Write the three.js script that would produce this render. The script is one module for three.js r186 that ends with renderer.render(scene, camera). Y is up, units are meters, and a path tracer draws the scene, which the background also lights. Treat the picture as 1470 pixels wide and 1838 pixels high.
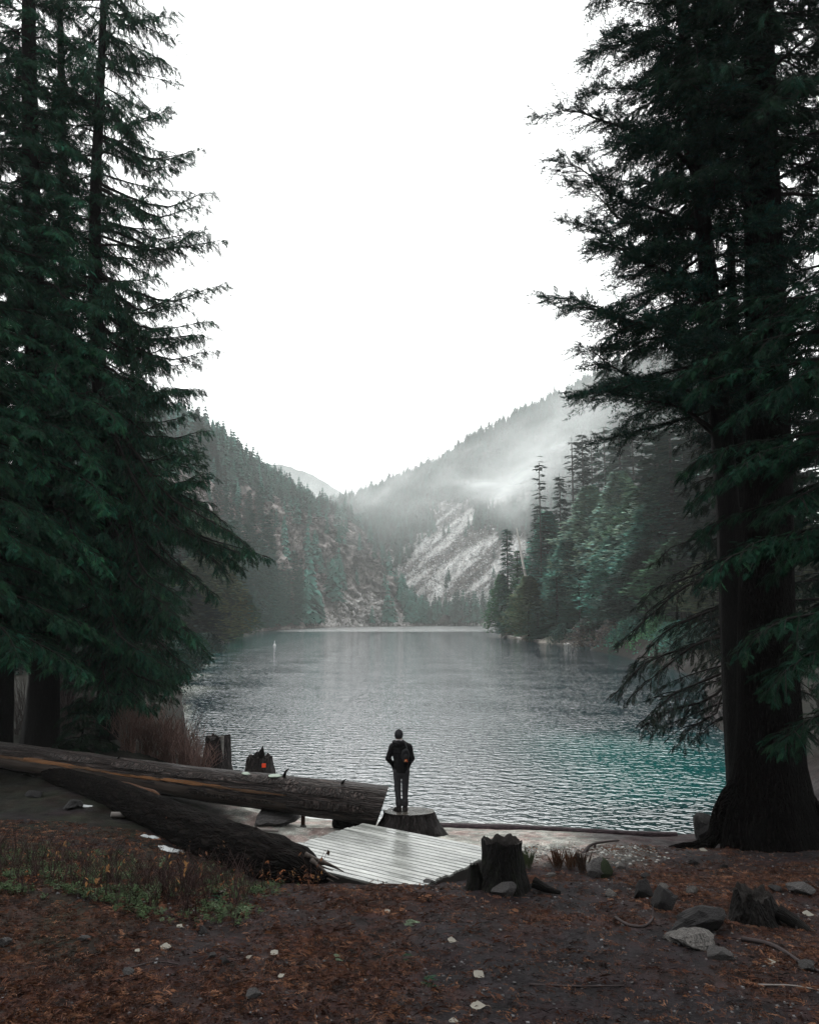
import * as THREE from 'three';
import { mergeGeometries, mergeVertices } from 'three/addons/utils/BufferGeometryUtils.js';
import { MarchingCubes } from 'three/addons/objects/MarchingCubes.js';
import { createNoise3D } from 'simplex-noise';

// ---------------------------------------------------------------- camera, sky, sun, exposure
const scene = new THREE.Scene();
const EYE = 5.2, FOCAL = 1442, TILT = 7.66 * Math.PI / 180;          // focal length in pixels of a picture 1838 high
const camera = new THREE.PerspectiveCamera(65.03, 818 / 1024, 0.1, 9000);
camera.position.set(0, EYE, 0);
camera.rotation.set(TILT, 0, 0);
const renderer = new THREE.WebGLRenderer({ antialias: true });
renderer.toneMapping = THREE.LinearToneMapping;
renderer.toneMappingExposure = 1.0;
renderer.shadowMap.enabled = true;
const SKY_LIGHT = 2.5;
const FOG = 0.00027;
scene.fog = new THREE.FogExp2(0xeef3f1, FOG);
const sun = new THREE.DirectionalLight(0xfff4e6, 0.5);
sun.position.set(-60, 260, -220);
sun.target.position.set(0, 0, -20);
sun.castShadow = true;
sun.shadow.radius = 40;
sun.shadow.mapSize.set(2048, 2048);
Object.assign(sun.shadow.camera, { left: -60, right: 60, top: 60, bottom: -60, near: 1, far: 700 });
scene.add(sun, sun.target);

// ---------------------------------------------------------------- small helpers
const V = (x, y, z) => new THREE.Vector3(x, y, z);
const clamp = (x, a = 0, b = 1) => Math.min(b, Math.max(a, x));
const lerp = (a, b, t) => a + (b - a) * t;
const smooth = (a, b, x) => { const t = clamp((x - a) / (b - a)); return t * t * (3 - 2 * t); };
function rng(seed) { let s = seed | 0; return () => { s = (s + 0x6d2b79f5) | 0; let t = Math.imul(s ^ (s >>> 15), 1 | s); t = (t + Math.imul(t ^ (t >>> 7), 61 | t)) ^ t; return ((t ^ (t >>> 14)) >>> 0) / 4294967296; }; }
const n3 = createNoise3D(rng(77));
const fbm = (x, y, z, o = 4) => { let s = 0, a = 1, t = 0; for (let i = 0; i < o; i++) { s += a * n3(x, y, z); t += a; a *= 0.5; x *= 2.03; y *= 2.03; z *= 2.03; } return s / t; };
function table(pts) { return (x) => { if (x <= pts[0][0]) return pts[0][1]; for (let i = 1; i < pts.length; i++) if (x <= pts[i][0]) return lerp(pts[i - 1][1], pts[i][1], (x - pts[i - 1][0]) / (pts[i][0] - pts[i - 1][0])); return pts[pts.length - 1][1]; }; }
const CT = Math.cos(TILT), ST = Math.sin(TILT);
// the point d metres out from the viewpoint that stands at a place of the picture, for laying the scene out
function at(px, py, d) { const xc = (px - 735) / FOCAL, yc = (919 - py) / FOCAL, k = d / (CT - yc * ST); return V(xc * k, EYE + (yc * CT + ST) * k, -d); }
function project(p) { const y = p.y - EYE, z = -p.z, yy = y * CT - z * ST, zz = z * CT + y * ST; return [735 + FOCAL * p.x / zz, 919 - FOCAL * yy / zz, zz]; }
const names = new Map();
function numbered(name) { const n = names.get(name) ?? 0; names.set(name, n + 1); return n ? name + '_' + String(n).padStart(3, '0') : name; }
function tag(o, label, category, group, kind) { if (label) o.userData.label = label; if (category) o.userData.category = category; if (group) o.userData.group = group; if (kind) o.userData.kind = kind; return o; }
function thing(name, label, category, pos, group) { const g = new THREE.Group(); g.name = numbered(name); if (pos) g.position.copy(pos); scene.add(g); return tag(g, label, category, group); }
function mesh(name, geo, mat, parent, label) {
  const m = new THREE.Mesh(geo, mat); m.castShadow = m.receiveShadow = true;
  m.name = parent ? name : numbered(name); (parent ?? scene).add(m);
  if (label) m.userData.label = label;
  return m;
}
function instances(name, geo, mat, matrices, colors, parent) {
  const m = new THREE.InstancedMesh(geo, mat, matrices.length);
  const c = new THREE.Color();
  matrices.forEach((x, i) => { m.setMatrixAt(i, x); if (colors) m.setColorAt(i, c.setRGB(...colors[i])); });
  m.castShadow = m.receiveShadow = true;
  m.name = parent ? name : numbered(name); (parent ?? scene).add(m);
  return m;
}
function frameMatrix(pos, xAxis, yHint, s, sy = s, sz = s) {
  const x = xAxis.clone().normalize(), z = V().crossVectors(x, yHint).normalize(); if (z.lengthSq() < 0.5) z.set(0, 0, 1);
  const y = V().crossVectors(z, x);
  return new THREE.Matrix4().makeBasis(x.multiplyScalar(s), y.multiplyScalar(sy), z.multiplyScalar(sz)).setPosition(pos);
}
class Geo {                                                         // gathers triangles
  constructor() { this.p = []; this.c = []; this.i = []; }
  v(x, y, z, c) { this.p.push(x, y, z); if (c) this.c.push(c[0], c[1], c[2]); return this.p.length / 3 - 1; }
  tri(a, b, c) { this.i.push(a, b, c); }
  diamond(a, m1, t, m2, c) { const i = this.v(...a, c), j = this.v(...m1, c), k = this.v(...t, c), l = this.v(...m2, c); this.tri(i, j, k); this.tri(i, k, l); }
  build() { const g = new THREE.BufferGeometry(); g.setAttribute('position', new THREE.Float32BufferAttribute(this.p, 3)); if (this.c.length) g.setAttribute('color', new THREE.Float32BufferAttribute(this.c, 3)); g.setIndex(this.i); g.computeVertexNormals(); return g; }
}
// a tube through points with a radius at each; rad(theta, s, r) may change the radius; uv in metres
function tube(pts, radii, sides = 10, rad, ends = 3) {
  const pos = [], uv = [], idx = [], n = pts.length;
  let up = V(0.13, 1, 0.07), s = 0;
  for (let i = 0; i < n; i++) {
    const t = V().subVectors(pts[Math.min(i + 1, n - 1)], pts[Math.max(i - 1, 0)]).normalize();
    let a = V().crossVectors(t, up); if (a.lengthSq() < 1e-4) a.crossVectors(t, V(1, 0, 0)); a.normalize();
    const b = V().crossVectors(a, t).normalize(); up = b;
    if (i) s += pts[i].distanceTo(pts[i - 1]);
    for (let j = 0; j <= sides; j++) {
      const th = j / sides * Math.PI * 2, r = rad ? rad(j === sides ? 0 : th, s, radii[i]) : radii[i];
      pos.push(pts[i].x + (a.x * Math.cos(th) + b.x * Math.sin(th)) * r, pts[i].y + (a.y * Math.cos(th) + b.y * Math.sin(th)) * r, pts[i].z + (a.z * Math.cos(th) + b.z * Math.sin(th)) * r);
      uv.push(j / sides * Math.max(1, Math.round(2 * Math.PI * radii[0])), s);
    }
  }
  for (let i = 0; i < n - 1; i++) for (let j = 0; j < sides; j++) { const k = i * (sides + 1) + j, l = k + sides + 1; idx.push(k, k + 1, l, k + 1, l + 1, l); }
  const cap = (i) => { const c = pos.length / 3; pos.push(pts[i].x, pts[i].y, pts[i].z); uv.push(0, 0); for (let j = 0; j < sides; j++) { const k = i * (sides + 1) + j; if (i) idx.push(k, k + 1, c); else idx.push(k + 1, k, c); } };
  if (ends & 1) cap(0); if (ends & 2) cap(n - 1);
  const g = new THREE.BufferGeometry(); g.setAttribute('position', new THREE.Float32BufferAttribute(pos, 3)); g.setAttribute('uv', new THREE.Float32BufferAttribute(uv, 2)); g.setIndex(idx); g.computeVertexNormals();
  const nn = g.attributes.normal;                                    // close the seam
  for (let i = 0; i < n; i++) { const a = i * (sides + 1), b = a + sides, v = V(nn.getX(a) + nn.getX(b), nn.getY(a) + nn.getY(b), nn.getZ(a) + nn.getZ(b)).normalize(); nn.setXYZ(a, v.x, v.y, v.z); nn.setXYZ(b, v.x, v.y, v.z); }
  return g;
}
const curve = (pts, n) => new THREE.CatmullRomCurve3(pts, false, 'centripetal').getPoints(n);

// ---------------------------------------------------------------- computed textures (all tile)
function lattice(seed, n) { const r = rng(seed), a = new Float32Array(n * n); for (let i = 0; i < n * n; i++) a[i] = r(); return a; }
const lat = lattice(5, 256);
function pn(x, y, px, py, seed = 0) {                                // value noise that repeats after px, py cells
  const xi = Math.floor(x), yi = Math.floor(y), fx = x - xi, fy = y - yi, u = fx * fx * (3 - 2 * fx), v = fy * fy * (3 - 2 * fy);
  const g = (a, b) => lat[(((a % px + px) % px) * 57 + seed * 131 + (((b % py + py) % py) * 256 * 7) + ((b % py + py) % py) * 91) & 65535];
  return lerp(lerp(g(xi, yi), g(xi + 1, yi), u), lerp(g(xi, yi + 1), g(xi + 1, yi + 1), u), v);
}
function pfbm(x, y, px, py, o, seed = 0) { let s = 0, a = 0.5, t = 0; for (let i = 0; i < o; i++) { s += a * pn(x, y, px, py, seed + i * 3); t += a; a *= 0.55; x *= 2; y *= 2; px *= 2; py *= 2; } return s / t; }
function dataTexture(w, h, f, srgb) {                                // f(u, v) gives a grey or [r, g, b] in 0..1
  const d = new Uint8Array(w * h * 4);
  for (let y = 0, k = 0; y < h; y++) for (let x = 0; x < w; x++, k += 4) { const c = f(x / w, y / h); if (typeof c === 'number') d[k] = d[k + 1] = d[k + 2] = clamp(c) * 255; else { d[k] = clamp(c[0]) * 255; d[k + 1] = clamp(c[1]) * 255; d[k + 2] = clamp(c[2]) * 255; } d[k + 3] = 255; }
  const t = new THREE.DataTexture(d, w, h); t.wrapS = t.wrapT = THREE.RepeatWrapping; t.magFilter = THREE.LinearFilter; t.minFilter = THREE.LinearMipmapLinearFilter; if (srgb) t.colorSpace = THREE.SRGBColorSpace; t.needsUpdate = true;
  return t;
}
const rep = (t, x, y) => { const c = t.clone(); c.repeat.set(x, y); c.needsUpdate = true; return c; };

// the sky: an even overcast, a little uneven as cloud is
{
  const W = 256, H = 128, d = new Float32Array(W * H * 4);
  for (let y = 0; y < H; y++) for (let x = 0; x < W; x++) {
    const up = ((y + 0.5) / H - 0.5) * Math.PI, ro = x / W * Math.PI * 2, c = SKY_LIGHT * (1 + 0.035 * fbm(Math.cos(ro) * Math.cos(up) * 2, Math.sin(up) * 4, Math.sin(ro) * Math.cos(up) * 2, 3)), k = (y * W + x) * 4;
    d[k] = c * 0.985; d[k + 1] = c; d[k + 2] = c * 1.0; d[k + 3] = 1;
  }
  const t = new THREE.DataTexture(d, W, H, THREE.RGBAFormat, THREE.FloatType); t.mapping = THREE.EquirectangularReflectionMapping; t.magFilter = THREE.LinearFilter; t.needsUpdate = true;
  scene.background = t; scene.environment = t;
}

const barkBump = dataTexture(512, 512, (u, v) => { const w = pfbm(u * 6, v * 3, 6, 3, 3, 2) * 0.9, a = Math.abs(pfbm((u * 22 + w * 2), v * 5, 22, 5, 3, 9) - 0.5) * 2.6; return clamp(a) * 0.75 + pfbm(u * 60, v * 24, 60, 24, 2, 4) * 0.25; });
const barkMap = dataTexture(512, 512, (u, v) => { const w = pfbm(u * 6, v * 3, 6, 3, 3, 2) * 0.9, a = clamp(Math.abs(pfbm((u * 22 + w * 2), v * 5, 22, 5, 3, 9) - 0.5) * 2.6), b = pfbm(u * 40, v * 20, 40, 20, 3, 6), k = 0.4 + 0.75 * a * (0.5 + b); return [k * 0.98, k * 0.95, k * 0.95]; }, true);
const rockMap = dataTexture(512, 512, (u, v) => { const a = pfbm(u * 8, v * 8, 8, 8, 5, 12), b = Math.abs(pfbm(u * 5, v * 14, 5, 14, 4, 3) - 0.5); const k = 0.5 + 0.75 * a - 0.5 * smooth(0.05, 0.0, b); return [k, k * 0.98, k * 0.97]; }, true);
const rockBump = dataTexture(512, 512, (u, v) => pfbm(u * 8, v * 8, 8, 8, 6, 12) - 0.3 * smooth(0.04, 0, Math.abs(pfbm(u * 5, v * 14, 5, 14, 4, 3) - 0.5)));
const grainMap = dataTexture(512, 512, (u, v) => { const a = pfbm(u * 3, v * 60, 3, 60, 4, 21), b = pfbm(u * 5, v * 4, 5, 4, 4, 8); const k = 0.55 + 0.4 * a + 0.25 * (b - 0.5); return [k, k, k * 0.985]; }, true);
const grainBump = dataTexture(512, 512, (u, v) => pfbm(u * 3, v * 60, 3, 60, 4, 21));
const ringMap = dataTexture(512, 512, (u, v) => { const x = u - 0.5, y = v - 0.5, r = Math.hypot(x, y) + 0.02 * pfbm(u * 4, v * 4, 4, 4, 3, 3), k = 0.6 + 0.16 * Math.sin(r * 190) + 0.5 * (pfbm(u * 9, v * 9, 9, 9, 4, 5) - 0.5); return [k, k * 0.96, k * 0.92]; }, true);
const soilMap = dataTexture(1024, 1024, (u, v) => {
  const a = pfbm(u * 10, v * 10, 10, 10, 5, 1), b = pfbm(u * 90, v * 90, 90, 90, 3, 7), r = pfbm(u * 6, v * 6, 6, 6, 4, 15), f = pfbm(u * 160, v * 50, 160, 50, 2, 19), h = pfbm(u * 46, v * 150, 46, 150, 2, 23);
  const litter = smooth(0.46, 0.62, r * 0.6 + 0.4 * Math.max(f, h)), k = 0.42 + 0.62 * a * (0.45 + b), g = b > 0.74 ? 0.2 : 0;
  return [k + g + litter * 0.08, k + g, k + g];
}, true);
const soilBump = dataTexture(1024, 1024, (u, v) => 0.5 * pfbm(u * 12, v * 12, 12, 12, 5, 1) + 0.3 * pfbm(u * 80, v * 80, 80, 80, 3, 7) + 0.2 * Math.max(pfbm(u * 160, v * 50, 160, 50, 2, 19), pfbm(u * 46, v * 150, 46, 150, 2, 23)));

const ALB = 0.78;
const std = (c, o = {}) => new THREE.MeshPhysicalMaterial({ color: new THREE.Color().setRGB(...c.map((x) => x * ALB)), roughness: 0.85, specularIntensity: 0.3, ...o });
const bark = (c, s = 1, bump = 0.03, rough = 0.8) => std(c, { map: rep(barkMap, s, s), bumpMap: rep(barkBump, s, s), bumpScale: bump, roughness: rough });
// ---------------------------------------------------------------- ground
const shoreD = table([[-400, 560], [-75, 424], [-42.5, 182], [-33, 135], [-20, 72], [-12, 44], [-9, 34], [-6, 27.5], [-4.5, 25], [-2.8, 22.2], [0, 21.4], [3.5, 21], [5.9, 20.4], [8, 20.8], [9.2, 21.2], [11.2, 23.4], [16, 45], [27, 75], [30, 110], [32, 145], [60, 170], [400, 300]]);
const slopeD = table([[-80, 5.2], [-30, 4.4], [-10, 3.95], [0, 3.85], [1.6, 3.78], [3.4, 3.56], [5, 3.12], [7, 2.54], [10, 1.78], [12.8, 1.1], [13.9, 0.86], [15, 0.62], [16.5, 0.5], [18.6, 0.42], [25, 0.55], [60, 1.5], [160, 3], [900, 3]]);
const shoreP = table([[-400, -9], [-60, -8], [-20, -3.2], [-6, -1.0], [-2.2, -0.42], [0, 0.0], [1.2, 0.2], [3, 0.44], [6, 0.9], [14, 1.7], [40, 3], [400, 12]]);
function groundBase(x, d) {
  const s = shoreD(x) - d;
  let y = (slopeD(d - 0.4) + slopeD(d) * 2 + slopeD(d + 0.4)) / 4;
  y += 0.55 * smooth(-2.5, -8, x) * smooth(9, 13, d) + 0.25 * smooth(-3, -7, x) * smooth(2, 8, d) * smooth(14, 9, d) + 0.22 * smooth(5, 9, x) * smooth(10, 15, d) + 0.12 * Math.exp(-((x - 2.6) ** 2) / 1.2 - ((d - 12.6) ** 2) / 1.5);
  const p = (shoreP(s - 0.3) + 2 * shoreP(s) + shoreP(s + 0.3)) / 4;
  return Math.min(y, p) + 0.06 * Math.exp(-Math.abs(y - p) * 6);
}
function ground(x, z) {
  const d = -z, near = smooth(60, 25, Math.hypot(x, d));
  return groundBase(x, d) + near * (0.05 * fbm(x * 0.5, 3, d * 0.5, 3) + 0.022 * fbm(x * 2.4, 8, d * 2.4, 3)) * smooth(-0.6, 1.5, shoreD(x) - d) + near * 0.012 * fbm(x * 9, 1, d * 9, 2) * smooth(18, 10, d);
}
const onGround = (px, py) => {                                       // where the sight line of a place of the picture meets the ground
  let lo = 2; for (let d = 2; d < 60; d += 0.05) { const p = at(px, py, d); if (p.y < ground(p.x, p.z)) { lo = d; break; } lo = d; }
  const p = at(px, py, lo); p.y = ground(p.x, p.z); return p;
};
function gridSheet(xs, ds, f, colorAt, uvScale) {
  const nx = xs.length, nd = ds.length, pos = new Float32Array(nx * nd * 3), col = new Float32Array(nx * nd * 3), uv = new Float32Array(nx * nd * 2), idx = new Uint32Array((nx - 1) * (nd - 1) * 6);
  let k = 0;
  for (let j = 0; j < nd; j++) for (let i = 0; i < nx; i++, k++) { const x = xs[i], z = -ds[j], y = f(x, z); pos.set([x, y, z], k * 3); uv.set([x / uvScale, z / uvScale], k * 2); col.set(colorAt(x, y, z), k * 3); }
  k = 0;
  for (let j = 0; j < nd - 1; j++) for (let i = 0; i < nx - 1; i++) { const a = j * nx + i; idx.set([a, a + 1, a + nx, a + 1, a + nx + 1, a + nx], k); k += 6; }
  const g = new THREE.BufferGeometry(); g.setAttribute('position', new THREE.BufferAttribute(pos, 3)); g.setAttribute('color', new THREE.BufferAttribute(col, 3)); g.setAttribute('uv', new THREE.BufferAttribute(uv, 2)); g.setIndex(new THREE.BufferAttribute(idx, 1)); g.computeVertexNormals();
  return g;
}
function spread(stops) { const out = []; for (let i = 0; i < stops.length - 1; i++) { const [a, step] = stops[i], b = stops[i + 1][0], n = Math.max(1, Math.round((b - a) / step)); for (let k = 0; k < n; k++) out.push(a + (b - a) * k / n); } out.push(stops[stops.length - 1][0]); return out; }
const mix3 = (a, b, t) => [lerp(a[0], b[0], t), lerp(a[1], b[1], t), lerp(a[2], b[2], t)];
const SOIL = [0.030, 0.026, 0.029], RUST = [0.070, 0.036, 0.028], BEACH = [0.66, 0.67, 0.61], MOSS = [0.034, 0.042, 0.026], WET = [0.075, 0.072, 0.075];
const rustiness = (x, d) => clamp(0.30 + 0.75 * fbm(x * 0.42, 20, d * 0.42, 3) + 0.35 * smooth(3, -3, x) * smooth(14, 8, d) - 0.35 * Math.exp(-((x - 1.5) ** 2) / 5 - ((d - 8) ** 2) / 12) + 0.3 * smooth(3, 5, x) * smooth(9, 11, d) * smooth(16, 14, d)) * (1 - 0.85 * smooth(14.5, 16.5, d) * smooth(4, 2, x));
{
  const xs = spread([[-900, 60], [-120, 12], [-40, 2], [-14, 0.2], [-9, 0.085], [9, 0.2], [14, 2], [40, 12], [120, 60], [900, 1]]);
  const ds = spread([[-120, 12], [-20, 2], [0, 0.4], [2, 0.06], [9, 0.08], [22, 0.5], [45, 4], [160, 20], [1200, 1]]);
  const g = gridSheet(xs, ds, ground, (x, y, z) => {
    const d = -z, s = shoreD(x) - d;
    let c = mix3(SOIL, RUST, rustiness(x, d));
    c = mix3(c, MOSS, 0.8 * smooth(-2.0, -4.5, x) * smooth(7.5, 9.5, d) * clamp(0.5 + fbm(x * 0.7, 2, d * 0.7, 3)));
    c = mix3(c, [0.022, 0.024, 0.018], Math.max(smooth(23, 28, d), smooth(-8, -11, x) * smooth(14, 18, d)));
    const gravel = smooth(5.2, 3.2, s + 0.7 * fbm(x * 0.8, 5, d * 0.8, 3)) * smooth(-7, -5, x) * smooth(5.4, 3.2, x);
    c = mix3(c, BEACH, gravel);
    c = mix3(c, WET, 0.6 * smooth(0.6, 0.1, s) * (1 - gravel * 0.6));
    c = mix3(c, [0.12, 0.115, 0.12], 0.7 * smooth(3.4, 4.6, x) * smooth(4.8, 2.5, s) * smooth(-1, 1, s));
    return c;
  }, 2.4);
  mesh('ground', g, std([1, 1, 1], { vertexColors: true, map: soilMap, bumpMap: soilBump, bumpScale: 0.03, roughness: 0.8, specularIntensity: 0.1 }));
  tag(scene.children[scene.children.length - 1], 'dark needle-strewn slope running down to the lake', '', '', 'structure');
}

// ---------------------------------------------------------------- lake
{
  const N = 1024, SIZE = 17, h = new Float32Array(N * N), r = rng(4), waves = [];
  for (let i = 0; i < 110; i++) {
    const lam = 0.13 * Math.pow(10, r() * 0.8), dir = Math.PI / 2 + (r() + r() + r() - 1.5) * 1.25, k = SIZE / lam;
    waves.push([Math.round(k * Math.cos(dir)), Math.round(k * Math.sin(dir)), r() * 6.283, lam]);
  }
  const RMS = 0.095;                                                   // rms slope of the ripples
  const sl = waves.map((w) => 1 / Math.pow(w[3], 0.35)), tot = Math.sqrt(sl.reduce((a, b) => a + b * b / 2, 0));
  const sx = new Float32Array(N * N), sy = new Float32Array(N * N);
  waves.forEach((w, i) => {
    const s = sl[i] / tot * RMS, kk = Math.hypot(w[0], w[1]), ax = s * w[0] / kk, ay = s * w[1] / kk;
    const cx = new Float32Array(N), sxx = new Float32Array(N), cy = new Float32Array(N), syy = new Float32Array(N);
    for (let x = 0; x < N; x++) { const p = 2 * Math.PI * w[0] * x / N + w[2], q = 2 * Math.PI * w[1] * x / N; cx[x] = Math.cos(p); sxx[x] = Math.sin(p); cy[x] = Math.cos(q); syy[x] = Math.sin(q); }
    for (let y = 0; y < N; y++) for (let x = 0; x < N; x++) { const c = cx[x] * cy[y] - sxx[x] * syy[y]; sx[y * N + x] += ax * c; sy[y * N + x] += ay * c; }
  });
  const d = new Float32Array(N * N * 4);
  for (let y = 0; y < N; y++) for (let x = 0; x < N; x++) {
    const i = y * N + x, gust = 0.5 + 1.0 * pfbm(x / N * 5, y / N * 7, 5, 7, 3, 2), a = -sx[i] * gust, b = -sy[i] * gust, l = 1 / Math.hypot(a, b, 1);
    d[i * 4] = a * l * 0.5 + 0.5; d[i * 4 + 1] = b * l * 0.5 + 0.5; d[i * 4 + 2] = l * 0.5 + 0.5; d[i * 4 + 3] = 1;
  }
  const t = new THREE.DataTexture(d, N, N, THREE.RGBAFormat, THREE.FloatType); t.wrapS = t.wrapT = THREE.RepeatWrapping; t.magFilter = THREE.LinearFilter; t.needsUpdate = true;
  const xs = spread([[-420, 30], [-60, 4], [-14, 0.5], [14, 2], [60, 30], [420, 1]]), ds = spread([[15, 0.5], [40, 3], [160, 15], [370, 15]]);
  const DEEP = [0.006, 0.016, 0.024], TEAL = [0.0, 0.068, 0.066], SAND = [0.30, 0.31, 0.28];
  const g = gridSheet(xs, ds, (x, z) => 0.0 * x * z, (x, y, z) => {
    const D = -z, s = D - shoreD(x);                                   // how far out from the shore
    const off = Math.min(s, Math.abs(x + 44) + Math.max(0, 120 - D) * 0.4);
    let c = mix3(DEEP, TEAL, smooth(2.5, 8, x) * smooth(19, 23, D) * smooth(44, 26, D + 6 * fbm(x * 0.1, 1, D * 0.06, 2)));
    c = mix3(c, TEAL, 0.7 * smooth(26, 6, off) * smooth(60, 120, D));
    c = mix3(c, [0.006, 0.03, 0.034], smooth(4.5, 2, s) * smooth(3, 5, x));
    return mix3(c, SAND, smooth(0.9, -0.2, s) * smooth(4.5, 2.5, x));
  }, SIZE);
  const m = mesh('lake', g, new THREE.MeshPhysicalMaterial({ vertexColors: true, color: 0xffffff, roughness: 0.05, ior: 2.33, specularIntensity: 1, normalMap: t, normalScale: new THREE.Vector2(1, 1) }));
  tag(m, 'rippled lake water reflecting the pale sky', '', '', 'structure');
  const g2 = gridSheet(spread([[-420, 30], [420, 30]]), spread([[370, 30], [1050, 30]]), (x, z) => 0.0 * x * z, () => [0.03, 0.04, 0.042], SIZE);
  tag(mesh('lake', g2, new THREE.MeshPhysicalMaterial({ vertexColors: true, color: 0xffffff, roughness: 0.2, clearcoat: 0.3, clearcoatRoughness: 0.4, ior: 2.33, normalMap: t, normalScale: new THREE.Vector2(2.4, 2.4) })), 'paler wind-ruffled band of water along the far shore', '', '', 'structure');
}

// ---------------------------------------------------------------- hills: lofted through measured stations
function spline(pts, t) { const n = pts.length - 1, x = clamp(t) * n, i = Math.min(n - 1, Math.floor(x)), f = x - i, p = (k) => pts[clamp(k, 0, n)], a = p(i - 1), b = p(i), c = p(i + 1), d = p(i + 2), o = V(); for (const k of ['x', 'y', 'z']) o[k] = 0.5 * (2 * b[k] + (c[k] - a[k]) * f + (2 * a[k] - 5 * b[k] + 4 * c[k] - d[k]) * f * f + (3 * (b[k] - c[k]) + d[k] - a[k]) * f * f * f); return o; }
function loft(stations, nu, nv, rough, crag) {
  // v: 0 under the water, then the stations' points, then down the far side
  const full = stations.map((s) => { const a = s[0].clone(); a.y = -4; a.z += 6; const e = s[s.length - 1], b = e.clone().add(V(e.x * 0.05, -e.y * 0.25 - 10, -90)), c = e.clone().add(V(e.x * 0.1, -e.y * 0.8 - 30, -240)); return [a, ...s, b, c]; });
  const rows = full[0].length, top = (rows - 3) / (rows - 1);
  const surf = (u, v) => {
    const p = spline(full.map((s) => spline(s, v)), u);
    const land = smooth(0.02, 0.2, v) * smooth(1.2, 0.7, v / Math.max(top, 0.1) * 0.8);
    const q = fbm(p.x * 0.012, p.y * 0.012, p.z * 0.012, 4), k = crag ? crag(p) : 0;
    const r = 1 - Math.abs(fbm(p.x * 0.03 + 5, p.y * 0.012, p.z * 0.03, 4)) * 2.2, st = Math.abs(fbm(p.x * 0.05, p.y * 0.11, p.z * 0.05, 3));
    p.x += land * (rough * 0.7 * q + k * (8 * r + 7 * st)); p.y += land * (rough * fbm(p.x * 0.02, 9, p.z * 0.02, 4)); p.z += land * (rough * q + k * (18 * r + 12 * st) - k * 10);
    return p;
  };
  const pos = [], uv = [], idx = [];
  for (let j = 0; j <= nv; j++) for (let i = 0; i <= nu; i++) { const p = surf(i / nu, j / nv); pos.push(p.x, p.y, p.z); uv.push((p.x + p.z * 0.6) / 40, (p.y + p.z * 0.3) / 40); }
  for (let j = 0; j < nv; j++) for (let i = 0; i < nu; i++) { const a = j * (nu + 1) + i; idx.push(a, a + 1, a + nu + 1, a + 1, a + nu + 2, a + nu + 1); }
  const g = new THREE.BufferGeometry(); g.setAttribute('position', new THREE.Float32BufferAttribute(pos, 3)); g.setAttribute('uv', new THREE.Float32BufferAttribute(uv, 2)); g.setIndex(idx); g.computeVertexNormals();
  return { g, surf, top, nu, nv, pos };
}
const S = (...a) => a.map((q) => at(...q));
// patches of bare rock, scree and snow are balls in the world round points on a hill
const ball = (px, py, d, r, stretch = 1) => ({ p: at(px, py, d), r, stretch });
const inBall = (b, p) => { const dx = (p.x - b.p.x), dy = (p.y - b.p.y) / b.stretch; return smooth(1.3, 0.6, Math.hypot(dx, dy) / b.r + 0.12 * n3(p.x * 0.06, p.y * 0.06, b.r)); };
const most = (list, p) => list.reduce((m, b) => Math.max(m, inBall(b, p)), 0);
const cliffs = [ball(432, 900, 480, 13, 1.9), ball(545, 940, 640, 20, 0.9), ball(595, 985, 670, 28, 1.5), ball(645, 1015, 690, 25, 1.7), ball(515, 965, 600, 14, 2), ball(565, 1035, 640, 24, 1.3), ball(680, 1055, 690, 20, 1.6), ball(425, 845, 500, 6, 1), ball(620, 1065, 660, 26, 0.9)];
const screes = [ball(645, 1095, 660, 20, 0.8), ball(622, 1112, 650, 14, 0.5), ball(700, 1112, 690, 20, 0.4)];
const leftHill = loft([
  S([130, 1168, 150], [80, 1050, 180], [60, 900, 240], [60, 780, 300], [60, 700, 350]),
  S([330, 1156, 182], [300, 1080, 220], [290, 960, 290], [280, 850, 360], [270, 765, 420]),
  S([415, 1141, 290], [395, 1060, 340], [385, 960, 400], [375, 870, 460], [362, 800, 520]),
  S([490, 1130, 420], [470, 1050, 460], [455, 960, 500], [440, 890, 550], [425, 835, 590]),
  S([585, 1123, 600], [545, 1050, 630], [528, 970, 650], [512, 915, 680], [495, 878, 720]),
  S([660, 1121.5, 670], [620, 1060, 690], [592, 985, 710], [572, 945, 740], [560, 920, 790]),
  S([738, 1121.5, 690], [700, 1080, 710], [668, 1020, 735], [635, 970, 765], [612, 938, 820]),
  S([775, 1120, 780], [735, 1090, 820], [700, 1040, 860], [665, 990, 900], [640, 955, 950]),
], 300, 190, 7, (p) => most(cliffs, p));
const talus = [ball(812, 1000, 820, 62, 0.62), ball(870, 1060, 770, 52, 0.72), ball(770, 1070, 790, 36, 0.7), ball(815, 930, 880, 26, 1.0), ball(740, 1040, 830, 26, 0.8), ball(905, 1000, 790, 30, 0.8)];
const chute = [ball(700, 985, 900, 7, 3.2), ball(782, 905, 920, 9, 2.2), ball(910, 905, 850, 26, 0.6)];
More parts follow.
